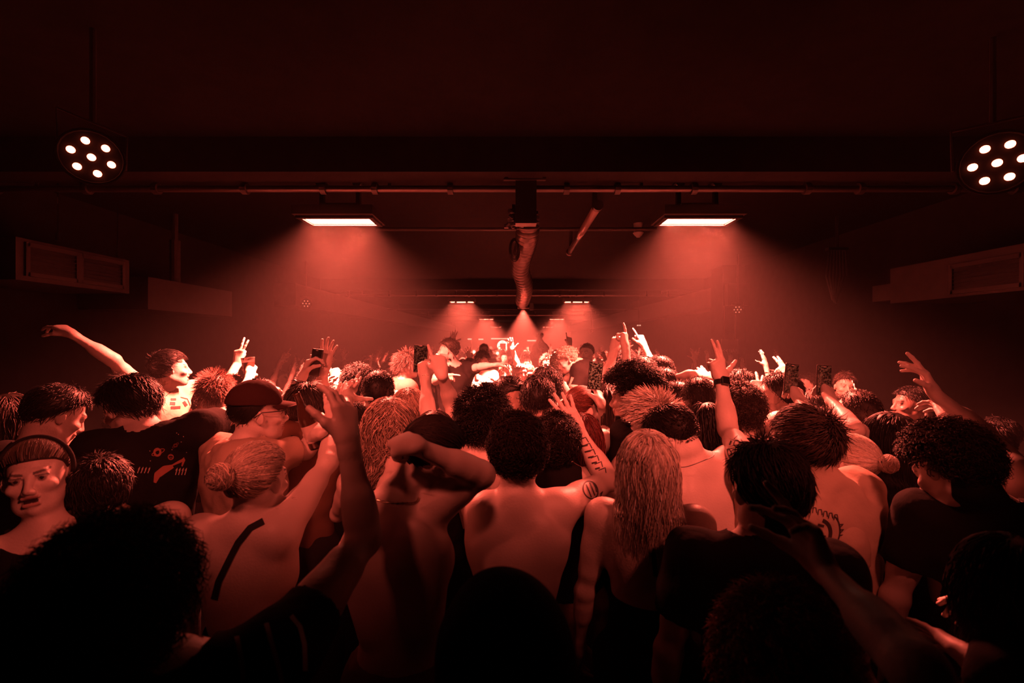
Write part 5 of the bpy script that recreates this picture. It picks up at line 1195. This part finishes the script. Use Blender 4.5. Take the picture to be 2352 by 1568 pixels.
D2 = mid((1303, 828, 4.75), 'DJ leaning over the table, pale curly hair, black shirt with pale flower print', face=-105, pitch=-30, body=-80, lean=(-.42, .0, 1), nk=(1330, 837, 4.75), hair='curly', hc='fair', hairp=dict(fade=True, L=.022, thick=.012), floor=.32, s=1.02, bw=1.05,
    L='bent', Rr=dict(e=(1278, 892, -1), w=(1262, 878, -1), p='claw'), shirt=dict(kind='tee', col=BLK, sleeve=.6, fold=.008, loose=.02))
multi_stroke(D2, [([(1310, 884), (1304, 872)], [3, 7]), ([(1310, 884), (1316, 866)], [3, 6]), ([(1310, 884), (1326, 888)], [3, 8]), ([(1310, 884), (1318, 900)], [3, 7]), ([(1310, 884), (1304, 898)], [3, 6])], M['print_pale'], 'flower_print', 'shirt', .006)
mid((1286, 836, 5.5), 'person with pale curls cheek to cheek with the leaning DJ', face=70, pitch=-10, body=120, hair='curly', hc='fair', hairp=dict(L=.02, thick=.01), L='down', Rr='hug', floor=.32, beard=.5, shirt=T_())
P58 = mid((1348, 812, 5.9), 'shirtless cropped-haired person behind the leaning DJ, one finger raised high', face=-152, mouth=.5, body=-165, nk=(1352, 842, 5.95), hair='crop', hc='dark', floor=.32, bw=1.05, s=1.02, Rr=dict(sh=(1328, 845, 5.9), e=(1310, 822, 1), w=(1308, 790, -1), h=(1306, 763, 1), p='point', pn=(0, 1, 0)), L='down')
B1 = mid((1215, 862, 6.1), 'person in cap and sunglasses behind the table, one hand open', face=172, hair='short', hc='dark', L='upbent', Rr='down', shirt=T_()); cap(B1, (.14, .06, .05)); glasses(B1, 'sun')
B2 = mid((1258, 838, 6.3), 'person in sunglasses and a pale chain behind the table', face=178, hair='curly', hc='dark', L='down', Rr='wave', shirt=T_()); glasses(B2, 'sun')
mid((1198, 858, 6.0), 'person in a white t-shirt leaning toward the table', face=165, hair='crop', hc='blond', L='front', Rr='bent', shirt=T_((.8, .72, .66)))
mid((1160, 858, 6.4), 'bright white-shirted person behind the middle of the table', face=180, hair='short', hc='blond', L='front', Rr='wave', shirt=T_((.8, .74, .7)))
mid((1108, 830, 6.6), 'dark-haired person leaning forward behind the DJ deck, bare shoulders', face=175, pitch=-20, hair='curly', hc='black', L='front', Rr='front')
mid((1112, 806, 8.0), 'cropped-haired shirtless person above the others, left of the neon sign', face=170, hair='crop', hc='blond', L='down', Rr='down', floor=.3)
mid((1078, 845, 6.2), 'shirtless person right beside the standing DJ, arm straight up', face=170, hair='short', hc='dark', Rr='up', L='down')
mid((1238, 868, 5.9), 'person holding a bright phone in both hands behind the table', face=180, hair='short', hc='brown', L='reach', Rr='reach', shirt=T_((.4, .2, .16)))
M['bright_screen'] = emit('bright_screen', (1, .62, .42), .9)
phone(W(1239, 858, 5.35), (0, 0, 1), (0, -1, .05), 'bright lit phone screen in front of the table, above the dark round head', M['bright_screen'], w=.085, h=.13)
mid((1243, 800, 9.0), 'person clapping both hands high above the crowd right of the beam', face=178, hair='short', hc='brown', L=dict(sh=(1250, 812, 9), e=(1257, 800, -1), w=(1243, 782, -1), p='flat'), Rr=dict(sh=(1228, 812, 9), e=(1226, 800, -1), w=(1238, 780, -1), p='flat'))
# ------------------------------------------------------------------ the rest of the crowd: prototypes copied one by one
def proto(face, **k):
    k.setdefault('q', .62)
    return make_person(V3(0, 0, 1.62), look=True, face=face, trousers=(.03, .026, .026), label='x', **k).root
PROT = [
    proto(0, L='up', Rr='down', hair='short', hc='dark', shirt=dict(kind='tee', col=BLK)), proto(0, L='down', Rr='upbent', hair='crop', hc='brown', shirt=dict(kind='tee', col=(.25, .15, .12))),
    proto(0, L='wave', Rr='down', hair='curly', hc='black'), proto(0, L='down', Rr='up', fem=True, hair='long', hc='blond', shirt=dict(kind='tank', col=BLK)),
    proto(0, L='down', Rr='down', hair='short', hc='black', shirt=dict(kind='tee', col=BLK)), proto(0, L='reach', Rr='wave', hair='short', hc='brown'),
    proto(0, L='phone', Rr='up', fem=True, hair='pony', hc='brown', shirt=dict(kind='tank', col=(.3, .2, .17))), proto(0, L='down', Rr='down', hair='curly', hc='brown', skin='tan', shirt=dict(kind='tee', col=(.12, .07, .06))),
    proto(0, L='upbent', Rr='upbent', hair='crop', hc='black', skin='mid', shirt=dict(kind='tank', col=BLK)), proto(0, L='down', Rr='wave', fem=True, hair='bob', hc='brown', shirt=dict(kind='tee', col=BLK)),
]
DESC = ['short hair and black tee', 'brown crop and tan tee', 'black curls, shirtless', 'long blonde hair', 'black hair and tee', 'brown hair, shirtless', 'ponytail', 'brown curls', 'black crop and vest', 'brown bobbed hair']
ACT = ['arm up', 'finger up', 'waving', 'arm up', 'arms down', 'reaching up', 'hands up', 'arms down', 'fingers up', 'waving']
used = [False] * len(PROT)
taken = [tuple(o.location[:2]) for o in bpy.data.objects if o.parent is None and o.get('category') == 'person' and o.get('label') != 'x']
def place(i, x, y, z, rz, label, group):
    src = PROT[i]
    if not used[i]: r = src; used[i] = True; kids = None
    else:
        r = src.copy(); COL.objects.link(r)
        for ch in list(src.children): c = ch.copy(); COL.objects.link(c); c.parent = r
    r.location = (x, y, z); r.rotation_euler = (0, 0, rz); r['label'] = label; r['group'] = group
    return r
rr = random.Random(21)
def side(x): return 'on the left' if x < -1.6 else 'on the right' if x > 1.6 else 'in the middle'
cands = []
# in front of the table: backs to the camera
y = 2.6
while y < 4.9:
    x = -3.3 + rr.uniform(0, .2)
    while x < 3.4:
        cands.append((x + rr.uniform(-.12, .12), y + rr.uniform(-.13, .13), 'near')); x += .46
    y += .46
# both flanks of the stage and everything behind it
y = 5.0
while y < 31:
    x = -3.3 + rr.uniform(0, .3)
    while x < 3.4:
        if not (-1.9 < x < 2.6 and y < 7.2): cands.append((x + rr.uniform(-.15, .15), y + rr.uniform(-.15, .15), 'flank' if y < 7.2 else 'far'))
        x += .5 if y < 12 else .62
    y += .52 if y < 12 else (.9 if y < 20 else 1.5)
n_fill = 0
for x, y, zone in cands:
    if -1.0 < x < 1.35 and 2.9 < y < 5.1: continue
    if any((x - a) ** 2 + (y - b) ** 2 < (.36 if zone == 'near' else .46) ** 2 for a, b in taken): continue
    if zone == 'far' and rr.random() < .12: continue
    taken.append((x, y)); toward = math.atan2(-(.2 - x), 5.4 - y)      # look at the table
    rz = toward + rr.uniform(-.35, .35)
    i = rr.choices(range(10), weights=[3, 3, 2, 2, 4, 2, 2, 4, 2, 2] if zone != 'near' else [1, .7, .7, .7, 8, .3, .5, 8, .5, 1])[0]
    if zone == 'far' and y > 11: i = rr.choices(range(10), weights=[1, .6, .6, .8, 6, .3, .3, 6, .4, .6])[0]
    if zone == 'near' and abs(x) < 1.5: i = rr.choice((4, 7, 4, 1))
    if y > 7 and abs(x / y * FPX + 14) < 46 and i not in (4, 7): i = rr.choice((4, 7))
    hs_ = rr.uniform(-.10, .03); sc = 1 + hs_
    px_ = 1176 + x / y * FPX
    if px_ < -40 or px_ > 2392: continue
    where = 'facing the table' if zone == 'near' else 'beside the stage' if zone == 'flank' else 'just behind the table' if y < 9 else 'halfway down the room' if y < 14 else 'far down the room' if y < 21 else 'at the far wall'
    lat = ('far left', 'left', 'left of centre', 'centre', 'right of centre', 'right', 'far right')[int(np.clip((x + 3.5), 0, 6.99))]
    lab = 'person with %s, %s, %s, %s' % (DESC[i], ACT[i], where, lat)
    if zone == 'near': hs_ -= .05; sc = 1 + hs_
    r = place(i, x, y, 0, rz, lab, 'dancing crowd ' + where); r.scale = (1.0, 1.0, sc) if abs(hs_) < .0 else (sc, sc, sc); n_fill += 1
for i, r in enumerate(PROT):
    if not used[i]:
        for ch in list(r.children): bpy.data.objects.remove(ch)
        bpy.data.objects.remove(r)
print('FILL', n_fill)
